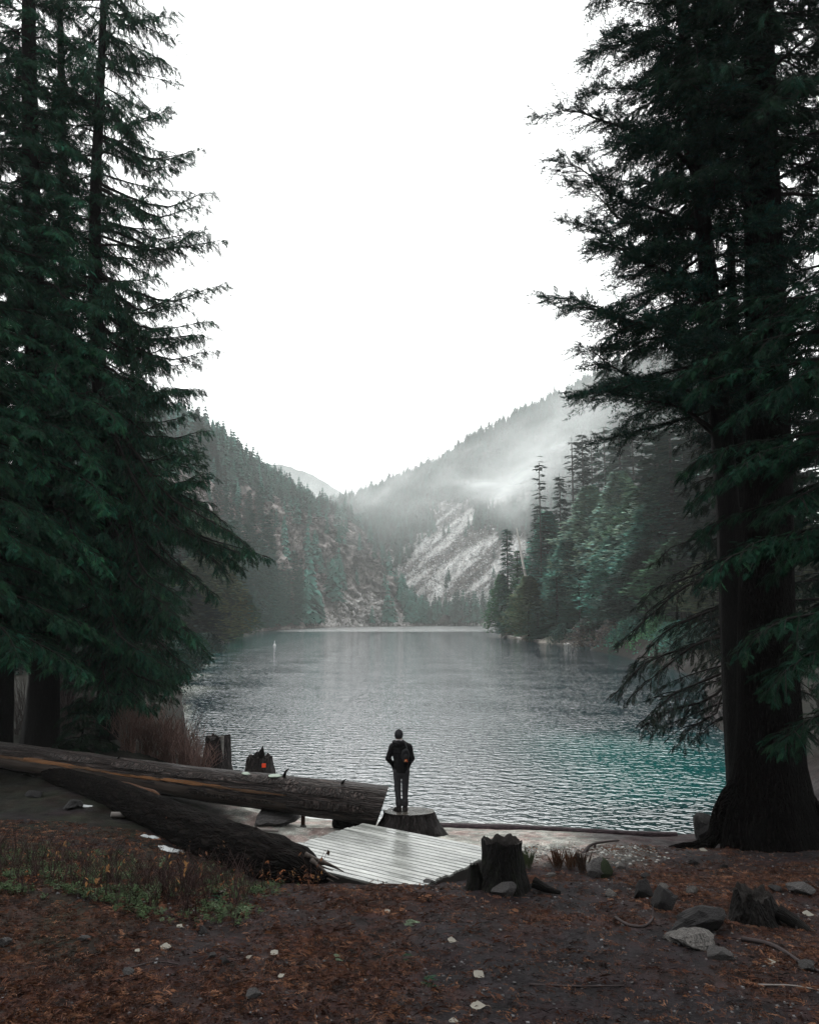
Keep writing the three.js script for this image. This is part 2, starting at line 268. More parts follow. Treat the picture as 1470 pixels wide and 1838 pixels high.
const rightMountain = loft([
  S([640, 1119, 850], [610, 1040, 920], [600, 985, 980], [590, 940, 1050], [580, 915, 1150]),
  S([735, 1121, 790], [722, 1030, 860], [706, 970, 920], [690, 920, 990], [672, 888, 1080]),
  S([800, 1121.4, 755], [800, 1020, 825], [790, 940, 885], [785, 880, 945], [780, 838, 1020]),
  S([860, 1121.6, 735], [880, 1010, 795], [890, 920, 850], [900, 830, 905], [905, 765, 970]),
  S([930, 1121.8, 690], [960, 1000, 750], [985, 890, 800], [1005, 790, 850], [1020, 710, 910]),
  S([1010, 1122, 630], [1060, 980, 680], [1100, 850, 730], [1130, 740, 775], [1150, 650, 830]),
  S([1150, 1123, 550], [1230, 960, 590], [1290, 800, 620], [1330, 690, 650], [1360, 620, 690]),
], 220, 200, 9, (p) => 0.25 * most(talus, p));
{
  const forestFloor = [0.050, 0.055, 0.050], rock = [0.34, 0.32, 0.31], scree = [0.30, 0.285, 0.27], bush = [0.075, 0.07, 0.068];
  const paint = (h, f) => { const n = h.pos.length / 3, c = new Float32Array(n * 3), p = V(); for (let i = 0; i < n; i++) { p.set(h.pos[i * 3], h.pos[i * 3 + 1], h.pos[i * 3 + 2]); c.set(f(p), i * 3); } h.g.setAttribute('color', new THREE.BufferAttribute(c, 3)); };
  paint(leftHill, (p) => { const k = most(cliffs, p) * clamp(0.75 + fbm(p.x * 0.04, p.y * 0.04, p.z * 0.04, 3)); let c = mix3(mix3(forestFloor, bush, clamp(0.5 + fbm(p.x * 0.02, p.y * 0.02, p.z * 0.02, 3))), rock, k); c = mix3(c, scree, most(screes, p)); const v = 0.8 + 0.5 * clamp(0.5 + fbm(p.x * 0.12, p.y * 0.07, p.z * 0.12, 3)); return mix3(c, [0.26, 0.25, 0.24], smooth(2.5, 0.4, p.y)).map((q) => q * v); });
  paint(rightMountain, (p) => { const n = fbm(p.x * 0.05 - p.y * 0.06, (p.x + p.y) * 0.006, p.z * 0.003, 4), k = clamp(most(talus, p)), w = clamp(most(chute, p)); let c = mix3(forestFloor, bush, clamp(0.5 + n)); c = mix3(c, [0.17, 0.16, 0.155], k); c = mix3(c, [0.72, 0.74, 0.74], Math.max(k, w) * smooth(-0.02, 0.3, n + 0.2 * fbm(p.x * 0.3, p.y * 0.3, p.z * 0.3, 2) + 0.12 * smooth(20, 90, p.x))); return mix3(c, [0.5, 0.5, 0.48], smooth(2.2, 0.4, p.y) * 0.7); });
  const hillMat = std([1, 1, 1], { vertexColors: true, map: rep(rockMap, 1, 1), bumpMap: rep(rockBump, 1, 1), bumpScale: 2.2, roughness: 0.95 });
  tag(mesh('hillside', leftHill.g, hillMat), 'steep rocky hillside left of the lake with cliffs', '', '', 'structure');
  tag(mesh('mountain', rightMountain.g, hillMat), 'forested mountain behind the lake with a snowy talus slope', '', '', 'structure');
  const far = loft([S([330, 1090, 1400], [330, 1000, 1460], [340, 820, 1600]), S([480, 1090, 1400], [470, 980, 1460], [485, 834, 1560]), S([560, 1090, 1400], [545, 1000, 1480], [545, 846, 1560]), S([620, 1095, 1400], [600, 1010, 1480], [600, 878, 1560]), S([690, 1100, 1400], [670, 1030, 1480], [660, 915, 1560]), S([800, 1100, 1400], [790, 1060, 1480], [780, 960, 1560])], 120, 60, 7);
  tag(mesh('far_mountain', far.g, std([0.10, 0.115, 0.11], { roughness: 1 })), 'pale far mountain fading into the cloud in the gap', '', '', 'structure');
  // the shore on the right that juts out into the lake
}
const promontory = loft([
  S([891, 1140, 275], [930, 1128, 285], [1000, 1100, 300], [1080, 1060, 320], [1180, 1000, 350]),
  S([897, 1143.5, 252], [940, 1134, 258], [1010, 1105, 268], [1100, 1050, 285], [1210, 980, 310]),
  S([945, 1151, 205], [990, 1138, 213], [1050, 1108, 225], [1130, 1050, 240], [1240, 960, 265]),
  S([1005, 1157.5, 172], [1050, 1140, 180], [1110, 1105, 190], [1190, 1050, 205], [1300, 960, 225]),
  S([1080, 1166, 142], [1120, 1150, 149], [1180, 1120, 158], [1260, 1060, 170], [1370, 960, 190]),
  S([1200, 1185, 108], [1240, 1160, 113], [1300, 1130, 120], [1380, 1070, 130], [1490, 960, 148]),
  S([1330, 1220, 76], [1370, 1195, 80], [1420, 1160, 86], [1500, 1090, 95], [1620, 960, 110]),
], 70, 50, 2.5);
{
  const n = promontory.pos.length / 3, c = new Float32Array(n * 3);
  for (let i = 0; i < n; i++) c.set(mix3([0.05, 0.055, 0.04], [0.2, 0.19, 0.17], smooth(1.2, 0.3, promontory.pos[i * 3 + 1])), i * 3);
  promontory.g.setAttribute('color', new THREE.BufferAttribute(c, 3));
  tag(mesh('wooded_shore', promontory.g, std([1, 1, 1], { vertexColors: true, map: rockMap, bumpMap: rockBump, bumpScale: 0.5 })), 'wooded point of land jutting into the lake from the right', '', '', 'structure');
}
// ---------------------------------------------------------------- plank deck
const UPV = V(0, 1, 0);
const darkWood = std([0.055, 0.05, 0.048], { map: rep(grainMap, 1, 1), bumpMap: grainBump, bumpScale: 0.004, roughness: 0.7 });
function uvBox(w, h, l, s = 1) {                                      // a box along z with uv in metres, grain along z
  const g = new THREE.BoxGeometry(w, h, l, 1, 1, 1).toNonIndexed(), p = g.attributes.position, n = g.attributes.normal, uv = g.attributes.uv;
  for (let i = 0; i < p.count; i++) { const x = p.getX(i), y = p.getY(i), z = p.getZ(i); if (Math.abs(n.getZ(i)) > 0.5) uv.setXY(i, x / s, y / s); else uv.setXY(i, z / s / 2, (Math.abs(n.getY(i)) > 0.5 ? x : y) / s); }
  return g;
}
function boardGeometry(w, h, l, r) {                                  // a slightly worn plank with eased upper edges, along x
  const sh = new THREE.Shape(), e = 0.006; sh.moveTo(-w / 2, -h / 2); sh.lineTo(w / 2, -h / 2); sh.lineTo(w / 2, h / 2 - e); sh.lineTo(w / 2 - e, h / 2); sh.lineTo(-w / 2 + e, h / 2); sh.lineTo(-w / 2, h / 2 - e); sh.closePath();
  const g = new THREE.ExtrudeGeometry(sh, { depth: l, bevelEnabled: false, steps: 1 }); g.translate(0, 0, -l / 2); g.rotateY(Math.PI / 2);
  const p = g.attributes.position, uv = g.attributes.uv, o = r() * 3; for (let i = 0; i < p.count; i++) uv.setXY(i, p.getX(i) / 2 + o, p.getZ(i) / 1.2 + o * 2);
  return g;
}
const deckY = 0.85;
{
  const c4 = [[453, 1535], [665, 1477], [900, 1528], [739, 1598]].map(([x, y]) => { const a = at(x, y, 10), e = V(0, EYE, 0), k = (deckY - EYE) / (a.y - EYE); return e.add(a.sub(V(0, EYE, 0)).multiplyScalar(k)); });
  const [L, B, C, N] = c4, mid = L.clone().add(B).add(C).add(N).multiplyScalar(0.25);
  const u = N.clone().sub(L).add(C.clone().sub(B)).multiplyScalar(0.5), len = u.length(); u.normalize();      // along the boards
  const w0 = B.clone().sub(L).add(C.clone().sub(N)).multiplyScalar(0.5); const w = V().crossVectors(UPV, u).normalize(); if (w.dot(w0) < 0) w.negate(); const wid = w0.dot(w);
  const t = thing('deck', 'low square platform of wet pale grey planks before the cut stump', 'deck', V(mid.x, deckY, mid.z));
  t.rotation.y = Math.atan2(-u.z, u.x);
  const r = rng(12), n = 19, pitch = wid / n, vars = [0, 1, 2, 3, 4, 5].map(() => boardGeometry(pitch - 0.030, 0.036, len, r));
  const mats = [0, 1, 2, 3].map((k) => std([0.40 + 0.12 * k, 0.42 + 0.12 * k, 0.405 + 0.12 * k], { map: rep(grainMap, 1, 0.6 + 0.2 * k), bumpMap: grainBump, bumpScale: 0.003, roughness: 0.13 + 0.06 * k, specularIntensity: 1, ior: 1.6 }));
  for (let i = 0; i < n; i++) {
    const m = mesh('board', vars[i % 6], mats[Math.floor(r() * 4)], t); m.position.set((r() - 0.5) * 0.09, -0.018 + (r() - 0.5) * 0.004, (i + 0.5) * pitch - wid / 2); m.rotation.x = (r() - 0.5) * 0.03; if (i % 2) m.rotation.y = Math.PI;
  }
  for (const s of [-1, 1]) { const e = mesh('skirt_board', uvBox(0.04, 0.2, wid - 0.01), darkWood, t); e.position.set(s * (len / 2 - 0.035), -0.142, 0); const f = mesh('skirt_board', uvBox(0.04, 0.2, len - 0.12), darkWood, t); f.rotation.y = Math.PI / 2; f.position.set(0, -0.142, s * (wid / 2 - 0.03)); }
  for (const x of [-0.3, 0.02, 0.31]) { const e = mesh('joist', uvBox(0.05, 0.19, wid - 0.12), darkWood, t); e.position.set(x * len, -0.14, 0); }
  for (const x of [-0.46, 0.46]) for (const z of [-0.44, 0.44]) { const e = mesh('foot', uvBox(0.12, 0.5, 0.12), darkWood, t); e.position.set(x * len, -0.47, z * wid); }
}

// ---------------------------------------------------------------- stumps
function stump({ top, base, h, seed, flare = 2, lobes = 6, lobe = 0.12, jag = 0, jagF = 3, lean = V(), sides = 56, rows = 22, hollow = 0, tilt = 0, color }) {
  const pos = [], uv = [], col = [], idx = [], r = rng(seed), o = r() * 50;
  const rad = (th, t) => { const c = Math.cos(th), s = Math.sin(th), e = Math.pow(1 - t, flare); let R = lerp(top, base, e); R *= 1 + lobe * (0.35 + 0.9 * e) * Math.sin(th * lobes + o + 1.6 * n3(c, s, o)) + 0.07 * n3(c * 2, t * 2, s * 2 + o) + 0.035 * fbm(c * 7 + o, t * 1.6, s * 7, 2); return R; };
  const topY = (th) => h * (1 - jag * clamp(0.45 + 0.75 * fbm(Math.cos(th) * jagF + o, 3, Math.sin(th) * jagF, 3)) - 0.16 * jag * Math.round(1 + 1.3 * n3(Math.cos(th) * 3.2, o, Math.sin(th) * 3.2)));
  for (let j = 0; j <= rows; j++) for (let i = 0; i <= sides; i++) {
    const th = (i % sides) / sides * Math.PI * 2, t = j / rows, H = topY(th), R = rad(th, t * H / h), y = t * H - (1 - t) * 0.12;
    pos.push(Math.cos(th) * R + lean.x * t, y + tilt * Math.sin(th) * R * t, Math.sin(th) * R + lean.z * t); uv.push(i / sides * Math.max(1, Math.round(6.28 * top)), y); if (color) col.push(...color(th, t * H / h, Math.cos(th), y));
  }
  for (let j = 0; j < rows; j++) for (let i = 0; i < sides; i++) { const a = j * (sides + 1) + i, b = a + sides + 1; idx.push(a, b, a + 1, a + 1, b, b + 1); }
  const g = new THREE.BufferGeometry(); g.setAttribute('position', new THREE.Float32BufferAttribute(pos, 3)); g.setAttribute('uv', new THREE.Float32BufferAttribute(uv, 2)); if (color) g.setAttribute('color', new THREE.Float32BufferAttribute(col, 3)); g.setIndex(idx); g.computeVertexNormals();
  // the top: rings that run in from the rim, sunk towards the middle when hollow
  const tp = [], tu = [], ti = [], K = 10;
  for (let k = 0; k <= K; k++) for (let i = 0; i <= sides; i++) { const th = (i % sides) / sides * Math.PI * 2, f = 1 - k / K, H = topY(th), R = rad(th, H / h) * f * 0.995, sink = hollow * h * smooth(0, 0.5, k / K) * (0.7 + 0.5 * n3(Math.cos(th) * 2, k, Math.sin(th) * 2)), y = lerp(h * (1 - jag * 0.6), H, f) - sink; tp.push(Math.cos(th) * R + lean.x, y + tilt * Math.sin(th) * R + 0.003, Math.sin(th) * R + lean.z); tu.push(0.5 + Math.cos(th) * f * 0.48, 0.5 + Math.sin(th) * f * 0.48); }
  for (let k = 0; k < K; k++) for (let i = 0; i < sides; i++) { const a = k * (sides + 1) + i, b = a + sides + 1; ti.push(a, b, a + 1, a + 1, b, b + 1); }
  const c = new THREE.BufferGeometry(); c.setAttribute('position', new THREE.Float32BufferAttribute(tp, 3)); c.setAttribute('uv', new THREE.Float32BufferAttribute(tu, 2)); c.setIndex(ti); c.computeVertexNormals();
  return [g, c];
}
const stumpBark = bark([0.05, 0.043, 0.042], 1.5, 0.035, 0.75), blackBark = bark([0.022, 0.02, 0.019], 1.5, 0.05, 0.85), rotten = std([0.016, 0.0135, 0.0125], { bumpMap: barkBump, bumpScale: 0.03 });
const cutFace = std([0.24, 0.235, 0.225], { map: ringMap, bumpMap: ringMap, bumpScale: 0.006, roughness: 0.22 });
const STUMP = at(735, 1456, 18.76);                                   // the middle of the cut top
{
  const y0 = ground(STUMP.x, STUMP.z), [g, c] = stump({ top: 0.565, base: 0.9, h: STUMP.y - y0, seed: 3, flare: 1.5, lobes: 7, lobe: 0.045, jag: 0.0, tilt: 0.07 });
  const t = thing('stump', 'broad stump with a flat wet cut top that the person stands on', 'stump', V(STUMP.x, y0, STUMP.z));
  mesh('bark', g, stumpBark, t); mesh('cut_face', c, cutFace, t);
}
{
  const p = onGround(900, 1602), pts = { color: (th, t, c, y) => { const m = smooth(0.15, 0.55, fbm(Math.cos(th) * 3, y * 5, Math.sin(th) * 3, 3) + 0.45 * (1 - t) - 0.1); return mix3([1, 1, 1], [1.1, 1.9, 0.8], m * 0.8); } };
  const mossBark = std([0.013, 0.0115, 0.011], { map: rep(barkMap, 1.5, 1.5), bumpMap: rep(barkBump, 1.5, 1.5), bumpScale: 0.05, roughness: 0.9, vertexColors: true });
  const h = 0.76, [g, c] = stump({ top: 0.30, base: 0.48, h, seed: 31, flare: 3, lobes: 5, lobe: 0.1, jag: 0.13, jagF: 1.1, hollow: 0.3, ...pts });
  const t = thing('stump', 'black rotten stump with mossy foot and ragged top beside the deck', 'stump', p.clone().add(V(0.05, -0.03, -0.25)));
  mesh('bark', g, mossBark, t); mesh('broken_top', c, rotten, t);
  const [g2] = stump({ top: 0.055, base: 0.25, h: 0.5, seed: 8, flare: 1.7, lobes: 3, lobe: 0.2, jag: 0.35, jagF: 9, sides: 26, ...pts });
  const sp = mesh('splinter', g2, mossBark, t, 'thin upright broken spire at the left of the black stump'); sp.position.set(-0.44, -0.03, 0.1);
  const root = curve([V(0.45, 0.12, 0.1), V(0.62, 0.06, 0.2), V(0.82, 0.02, 0.26)], 8); mesh('root', tube(root, root.map((_, i) => 0.09 - i * 0.008), 8), mossBark, t);
}
{
  const p = onGround(1372, 1662), [g, c] = stump({ top: 0.22, base: 0.4, h: 0.5, seed: 45, flare: 1.6, lobes: 4, lobe: 0.14, jag: 0.34, jagF: 1.3, hollow: 0.2, lean: V(-0.06, 0, 0) });
  const t = thing('stump', 'low black slanting stump at the right edge beside the dark ledge', 'stump', p.clone().add(V(0, -0.05, -0.2)));
  mesh('bark', g, blackBark, t); mesh('broken_top', c, rotten, t);
  const root = curve([V(0.2, 0.2, 0.15), V(0.38, 0.1, 0.3), V(0.5, 0.0, 0.5), V(0.62, -0.06, 0.62)], 10); mesh('root', tube(root, root.map((_, i) => 0.1 - i * 0.006), 8), blackBark, t);
}
{
  const q = at(386, 1400, 26.2), y0 = -0.05, h = at(386, 1316, 26.2).y - y0, [g, c] = stump({ top: 0.36, base: 0.62, h, seed: 52, flare: 1.1, lobes: 4, lobe: 0.08, jag: 0.13, jagF: 1.1, lean: V(0.08, 0, 0) });
  const t = thing('stump', 'tall dark stump standing in the shallows behind the long log', 'stump', V(q.x, y0, q.z));
  mesh('bark', g, stumpBark, t); mesh('broken_top', c, rotten, t);
  const st = [V(0.39, 0.02, 0.36), V(0.3, h * 0.45, 0.33), V(0.27, h * 0.97, 0.33)]; mesh('bare_streak', tube(curve(st, 8), Array(9).fill(0.05), 8), std([0.30, 0.29, 0.28], { map: grainMap }), t, 'weathered grey strip of bare wood on the tall stump');
}
{
  const q = at(466, 1396, 25.0), y0 = 0.0, h = at(466, 1352, 25.0).y - y0, [g, c] = stump({ top: 0.36, base: 0.62, h, seed: 64, flare: 1.2, lobes: 5, lobe: 0.06, jag: 0.12, jagF: 2, hollow: 0.1 });
  const t = thing('stump', 'short dark stump with an orange square and a pointed splinter behind the log', 'stump', V(q.x, y0, q.z));
  mesh('bark', g, stumpBark, t); mesh('broken_top', c, rotten, t);
  const peak = new THREE.ConeGeometry(0.2, 0.42, 5, 3); { const p = peak.attributes.position; for (let i = 0; i < p.count; i++) p.setX(i, p.getX(i) + 0.12 * smooth(-0.2, 0.21, p.getY(i)) + 0.03 * n3(p.getX(i) * 9, p.getY(i) * 9, 1)); peak.computeVertexNormals(); }
  const pk = mesh('splinter', peak, blackBark, t, 'pointed splinter left standing on the short stump'); pk.position.set(-0.02, h + 0.02, 0.02); pk.scale.set(1, 1, 0.8);
  const pk2 = mesh('splinter', peak, blackBark, t); pk2.position.set(-0.16, h - 0.04, 0.05); pk2.scale.set(0.9, 0.6, 0.8);
  const mk = mesh('orange_marker', new THREE.BoxGeometry(0.115, 0.115, 0.012), std([0.85, 0.075, 0.02], { roughness: 0.5 }), t, 'small bright orange square fixed to the short stump'); { const a = at(474, 1374, 25 - 0.48); mk.position.set(a.x - q.x, a.y - y0, a.z - q.z + 0.01); mk.rotation.y = 0.1; }
}

// ---------------------------------------------------------------- logs
const fibrous = (c, s, l, bump, rough) => std(c, { map: rep(barkMap, s, l), bumpMap: rep(barkBump, s, l), bumpScale: bump, roughness: rough, specularIntensity: rough > 0.8 ? 0.08 : 0.35 });
const logBark = fibrous([0.092, 0.074, 0.068], 1.6, 0.55, 0.08, 0.5), bareWood = std([0.30, 0.135, 0.055], { map: grainMap, bumpMap: grainBump, bumpScale: 0.006, roughness: 0.6 }), peeled = std([0.115, 0.090, 0.080], { map: grainMap, bumpMap: grainBump, bumpScale: 0.008, roughness: 0.55 });
{
  const a = at(-260, 1318, 25), b = at(686, 1446, 18.85), mid = at(300, 1399, 20.6), pts = curve([a, at(20, 1357, 22.6), mid, b], 70), n = pts.length;
  const radii = pts.map((_, i) => lerp(0.30, 0.43, Math.pow(i / (n - 1), 1.2)));
  const t = thing('fallen_log', 'long straight fallen log with sawn end lying across to the cut stump', 'log', V());
  const dir = pts[n - 1].clone().sub(pts[n - 3]).normalize(), cut = V(1, -0.34, 0.02).normalize(), body = tube(pts, radii, 44, (th, s, r) => r * (1 + 0.05 * n3(Math.cos(th) * 2, s * 0.6, Math.sin(th) * 2) + 0.05 * fbm(Math.cos(th) * 7, s * 0.8, Math.sin(th) * 7, 3)), 1), rim = [];
  { const p = body.attributes.position, q = V(); for (let j = 0; j <= 44; j++) { const i = (n - 1) * 45 + j; q.fromBufferAttribute(p, i); q.addScaledVector(dir, -q.clone().sub(pts[n - 1]).dot(cut) / dir.dot(cut)); p.setXYZ(i, q.x, q.y, q.z); rim.push(q.clone()); } body.computeVertexNormals(); }   // sawn aslant
  mesh('bark', body, logBark, t);
  // strips that have lost their bark, a little proud of it, facing the path
  const strip = (i0, i1, th0, th1, mat, name, label, lift) => { const g = new Geo(), uv = []; const M = 10; for (let i = i0; i <= i1; i++) { const f = (i - i0) / (i1 - i0), taper = Math.pow(Math.sin(Math.PI * clamp(f * 0.96 + 0.02)), 0.35); const tt = V().subVectors(pts[Math.min(i + 1, n - 1)], pts[Math.max(0, i - 1)]).normalize(), side = V().crossVectors(UPV, tt).normalize(); if (side.z < 0) side.negate(); const up = V().crossVectors(side, tt).normalize(); if (up.y < 0) up.negate(); for (let k = 0; k <= M; k++) { const e = 0.09 * fbm(i * 0.3, k * 0.4, th0 * 9, 2), th = lerp(lerp(th0, th1, 0.5) - (th1 - th0) / 2 * taper, lerp(th0, th1, 0.5) + (th1 - th0) / 2 * taper, k / M) + e * (k === 0 || k === M ? 1 : 0.6), R = radii[i] * 1.012 + lift; const p = pts[i].clone().addScaledVector(side, Math.cos(th) * R).addScaledVector(up, Math.sin(th) * R); g.v(p.x, p.y, p.z); uv.push(i * 0.09, k * 0.04); } } for (let i = 0; i < i1 - i0; i++) for (let k = 0; k < M; k++) { const q = i * (M + 1) + k; g.tri(q, q + 1, q + M + 1); g.tri(q + 1, q + M + 2, q + M + 1); } const bg = g.build(); bg.setAttribute('uv', new THREE.Float32BufferAttribute(uv, 2)); mesh(name, bg, mat, t, label); };
  strip(17, 61, -0.95, 0.05, peeled, 'peeled_side', 'barkless brown side of the long log', 0.006);
  const bare2 = std([0.17, 0.088, 0.045], { map: grainMap, bumpMap: grainBump, bumpScale: 0.008, roughness: 0.6 }), crackMat = std([0.012, 0.01, 0.01]);
  for (const [i0, i1, a, b2, m] of [[21, 29, 0.0, 0.24, bare2], [27, 36, 0.06, 0.36, bareWood], [34, 41, 0.10, 0.30, bare2], [39, 47, 0.08, 0.26, bareWood], [46, 54, 0.14, 0.30, bareWood], [52, 61, 0.12, 0.22, bare2]]) strip(i0, i1, a, b2, m, 'peeled_strip', 'strip of bare orange wood along the long log', 0.010 + 0.001 * (i0 % 5));
  for (const [i0, i1, a] of [[30, 44, 0.62], [40, 52, 0.45], [50, 66, 0.5], [56, 69, 0.02], [46, 60, -0.2], [60, 69, 0.75], [24, 36, -0.3], [58, 68, -0.45]]) strip(i0, i1, a, a + 0.035, crackMat, 'crack', 'dark lengthwise crack in the long log', 0.004);
  for (const [i0, i1, a, b2] of [[55, 62, 0.7, 1.2], [60, 69, 0.35, 0.8], [62, 69, -0.35, 0.1], [48, 55, 0.5, 0.85], [40, 47, 0.55, 1.0], [30, 38, 0.5, 0.95], [50, 60, -0.5, -0.2]]) strip(i0, i1, a, b2, logBark, 'bark_plate', 'loose plate of bark on the long log', 0.018);
  { const g = new Geo(), uv = [0.5, 0.5], m = pts[n - 1]; g.v(m.x + 0.004, m.y, m.z); rim.forEach((q, k) => { g.v(q.x + 0.004, q.y, q.z); uv.push(0.5 + 0.48 * Math.cos(k / 44 * 6.2832), 0.5 + 0.48 * Math.sin(k / 44 * 6.2832)); if (k) g.tri(0, k, k + 1); }); const e = g.build(); e.setAttribute('uv', new THREE.Float32BufferAttribute(uv, 2)); mesh('cut_end', e, std([0.16, 0.085, 0.07], { map: ringMap, bumpMap: ringMap, bumpScale: 0.006 }), t, 'sawn reddish end of the long log'); }
  const r = rng(9);
  for (const [i, l, sc] of [[60, 0.3, 1], [66, 0.16, 0.8], [40, 0.12, 0.7]]) { const p0 = pts[i].clone().add(V(0, radii[i] * 0.93, 0.1)), k = curve([p0, p0.clone().add(V(0.05, l * 0.5, 0.03)), p0.clone().add(V(0.13 * sc, l * 0.75, 0.06))], 5); mesh('branch_stub', tube(k, k.map((_, j) => 0.045 * sc * (1 - j / 6)), 6), blackBark, t); }
  for (const [i, w] of [[56, 0.12], [59, 0.17]]) { const m = mesh('lichen_tuft', blob(w, 71 + i, 2, 0.4), std([0.36, 0.42, 0.36], { roughness: 1 }), t); m.position.copy(pts[i]).add(V(0, radii[i] * 0.97, 0.12)); m.scale.y = 0.35; }
}
function blob(r, seed, detail = 3, amp = 0.3, flat = 1, freq = 1.2) {   // a rock or clod: a ball pushed about by noise and chopped by a few planes
  let g = new THREE.IcosahedronGeometry(1, detail); g = mergeVertices(g.deleteAttribute('normal').deleteAttribute('uv'), 1e-4);
  const p = g.attributes.position, q = rng(seed), cuts = Array.from({ length: 9 }, () => { const v = V(q() - 0.5, q() - 0.35, q() - 0.5).normalize(); return [v, 0.5 + q() * 0.34]; }), v = V();
  for (let i = 0; i < p.count; i++) { v.fromBufferAttribute(p, i); v.multiplyScalar(1 + amp * fbm(v.x * freq + seed, v.y * freq, v.z * freq, 3)); for (const [n, d] of cuts) { const e = v.dot(n) - d; if (e > 0) v.addScaledVector(n, -e * 0.9); } v.multiplyScalar(1 + 0.05 * fbm(v.x * 5, v.y * 5, v.z * 5 + seed, 3)); p.setXYZ(i, v.x * r, v.y * r * flat, v.z * r); }
  const uv = []; for (let i = 0; i < p.count; i++) uv.push((p.getX(i) + p.getY(i) * 0.5) * 0.9, (p.getZ(i) + p.getY(i)) * 0.9);
  g.setAttribute('uv', new THREE.Float32BufferAttribute(uv, 2)); g.computeVertexNormals(); return g;
}
{
  const P = [[-40, 1372, 24.5], [60, 1392, 22.6], [140, 1410, 20.8], [220, 1437, 19.2], [330, 1481, 17.4], [440, 1523, 15.8], [520, 1552, 14.8], [585, 1578, 14.2]].map((q) => at(...q));
  const pts = curve(P, 60), n = pts.length, rr = table([[0, 0.2], [0.3, 0.26], [0.45, 0.34], [0.62, 0.42], [0.78, 0.42], [0.9, 0.32], [0.97, 0.17], [1, 0.07]]);
  pts.forEach((p, i) => { const f = i / (n - 1), y = ground(p.x, p.z) + rr(f) * 0.72; p.y = lerp(p.y, y, 0.75); });
  const t = thing('fallen_log', 'dark mossy rotting log sloping down to the left corner of the deck', 'log', V());
  mesh('bark', tube(pts, pts.map((_, i) => rr(i / (n - 1))), 40, (th, s, r) => r * (1 + 0.08 * n3(Math.cos(th) * 2, s * 0.8, Math.sin(th) * 2 + 9) + 0.09 * fbm(Math.cos(th) * 5, s * 1.5, Math.sin(th) * 5 + 4, 3))), fibrous([0.014, 0.0115, 0.0105], 1.4, 0.7, 0.09, 0.9), t);
  const r = rng(33);
  for (let k = 0; k < 7; k++) { const i = n - 2 - Math.floor(r() * 9), p = pts[i].clone().add(V((r() - 0.3) * 0.3, rr(i / n) * (0.2 + r() * 0.7), 0.15)), d = V(0.5 + r() * 0.5, -0.15 - r() * 0.25, 0.1 + (r() - 0.5) * 0.7).normalize(), c = curve([p, p.clone().addScaledVector(d, 0.2), p.clone().addScaledVector(d, 0.34 + r() * 0.3).add(V(0, (r() - 0.6) * 0.1, 0))], 6); mesh('splinter', tube(c, c.map((_, j) => 0.05 * (1 - j / 7)), 6), peeled, t); }
  for (let k = 0; k < 5; k++) { const i = 18 + Math.floor(r() * 10), p = pts[i].clone().add(V((r() - 0.5) * 0.6, rr(i / n) * 0.8, rr(i / n) * 0.5 + 0.05)), c = curve([p, p.clone().add(V(0.35 + r() * 0.3, -0.08, 0.15)), p.clone().add(V(0.8 + r() * 0.4, -0.2 - r() * 0.1, 0.2))], 6); mesh('bark_slab', tube(c, c.map((_, j) => 0.055 * Math.sin(Math.PI * (j + 0.7) / 7.6)), 6), std([0.14, 0.068, 0.04], { map: grainMap, roughness: 0.8 }), t, 'flaking orange-brown bark on the rotting log'); }
}
{
  const pts = curve([at(775, 1483, 21.0), at(900, 1489.5, 20.85), at(1010, 1496, 20.65), at(1128, 1504, 20.35), at(1215, 1507, 20.25)].map((p) => p.setY(0.05)), 40);
  const t = thing('boom_log', 'slim purplish log floating along the waterline right of the cut stump', 'log', V());
  mesh('bark', tube(pts, pts.map((_, i) => 0.125 - 0.0012 * i), 14, (th, s, r) => r * (1 + 0.08 * n3(Math.cos(th), s * 1.3, Math.sin(th)))), bark([0.09, 0.055, 0.068], 2, 0.01, 0.45), t);
}
{ const p = at(544, 1487, 19.6), y0 = ground(p.x, p.z), y1 = at(544, 1464, 19.6).y + 0.15; const t = thing('prop_post', 'short reddish wooden post standing under the long log', 'post', V(p.x, y0 - 0.1, p.z)); const m = mesh('post', uvBox(0.085, 0.085, y1 - y0 + 0.1), std([0.16, 0.085, 0.06], { map: grainMap }), t); m.rotation.x = Math.PI / 2; m.position.y = (y1 - y0 + 0.1) / 2; const f = mesh('base_stone', blob(0.09, 5, 2, 0.3), std([0.12, 0.12, 0.12], { map: rockMap }), t); f.position.y = 0.1; }
{ const a = at(602, 1479, 19.5), b = at(668, 1484, 18.95); a.y = b.y = ground(a.x, a.z) + 0.12; const t = thing('timber', 'short dark timber lying under the sawn end of the long log', 'log', V()); const d = b.clone().sub(a); const pts = [a, a.clone().addScaledVector(d, 0.5), b]; mesh('bark', tube(pts, [0.13, 0.13, 0.13], 12, null, 2), blackBark, t); const c = mesh('cut_end', new THREE.CircleGeometry(0.128, 16), std([0.12, 0.1, 0.1], { map: ringMap }), t); c.position.copy(a).addScaledVector(d.normalize(), -0.004); c.quaternion.setFromUnitVectors(V(0, 0, 1), d.negate()); }

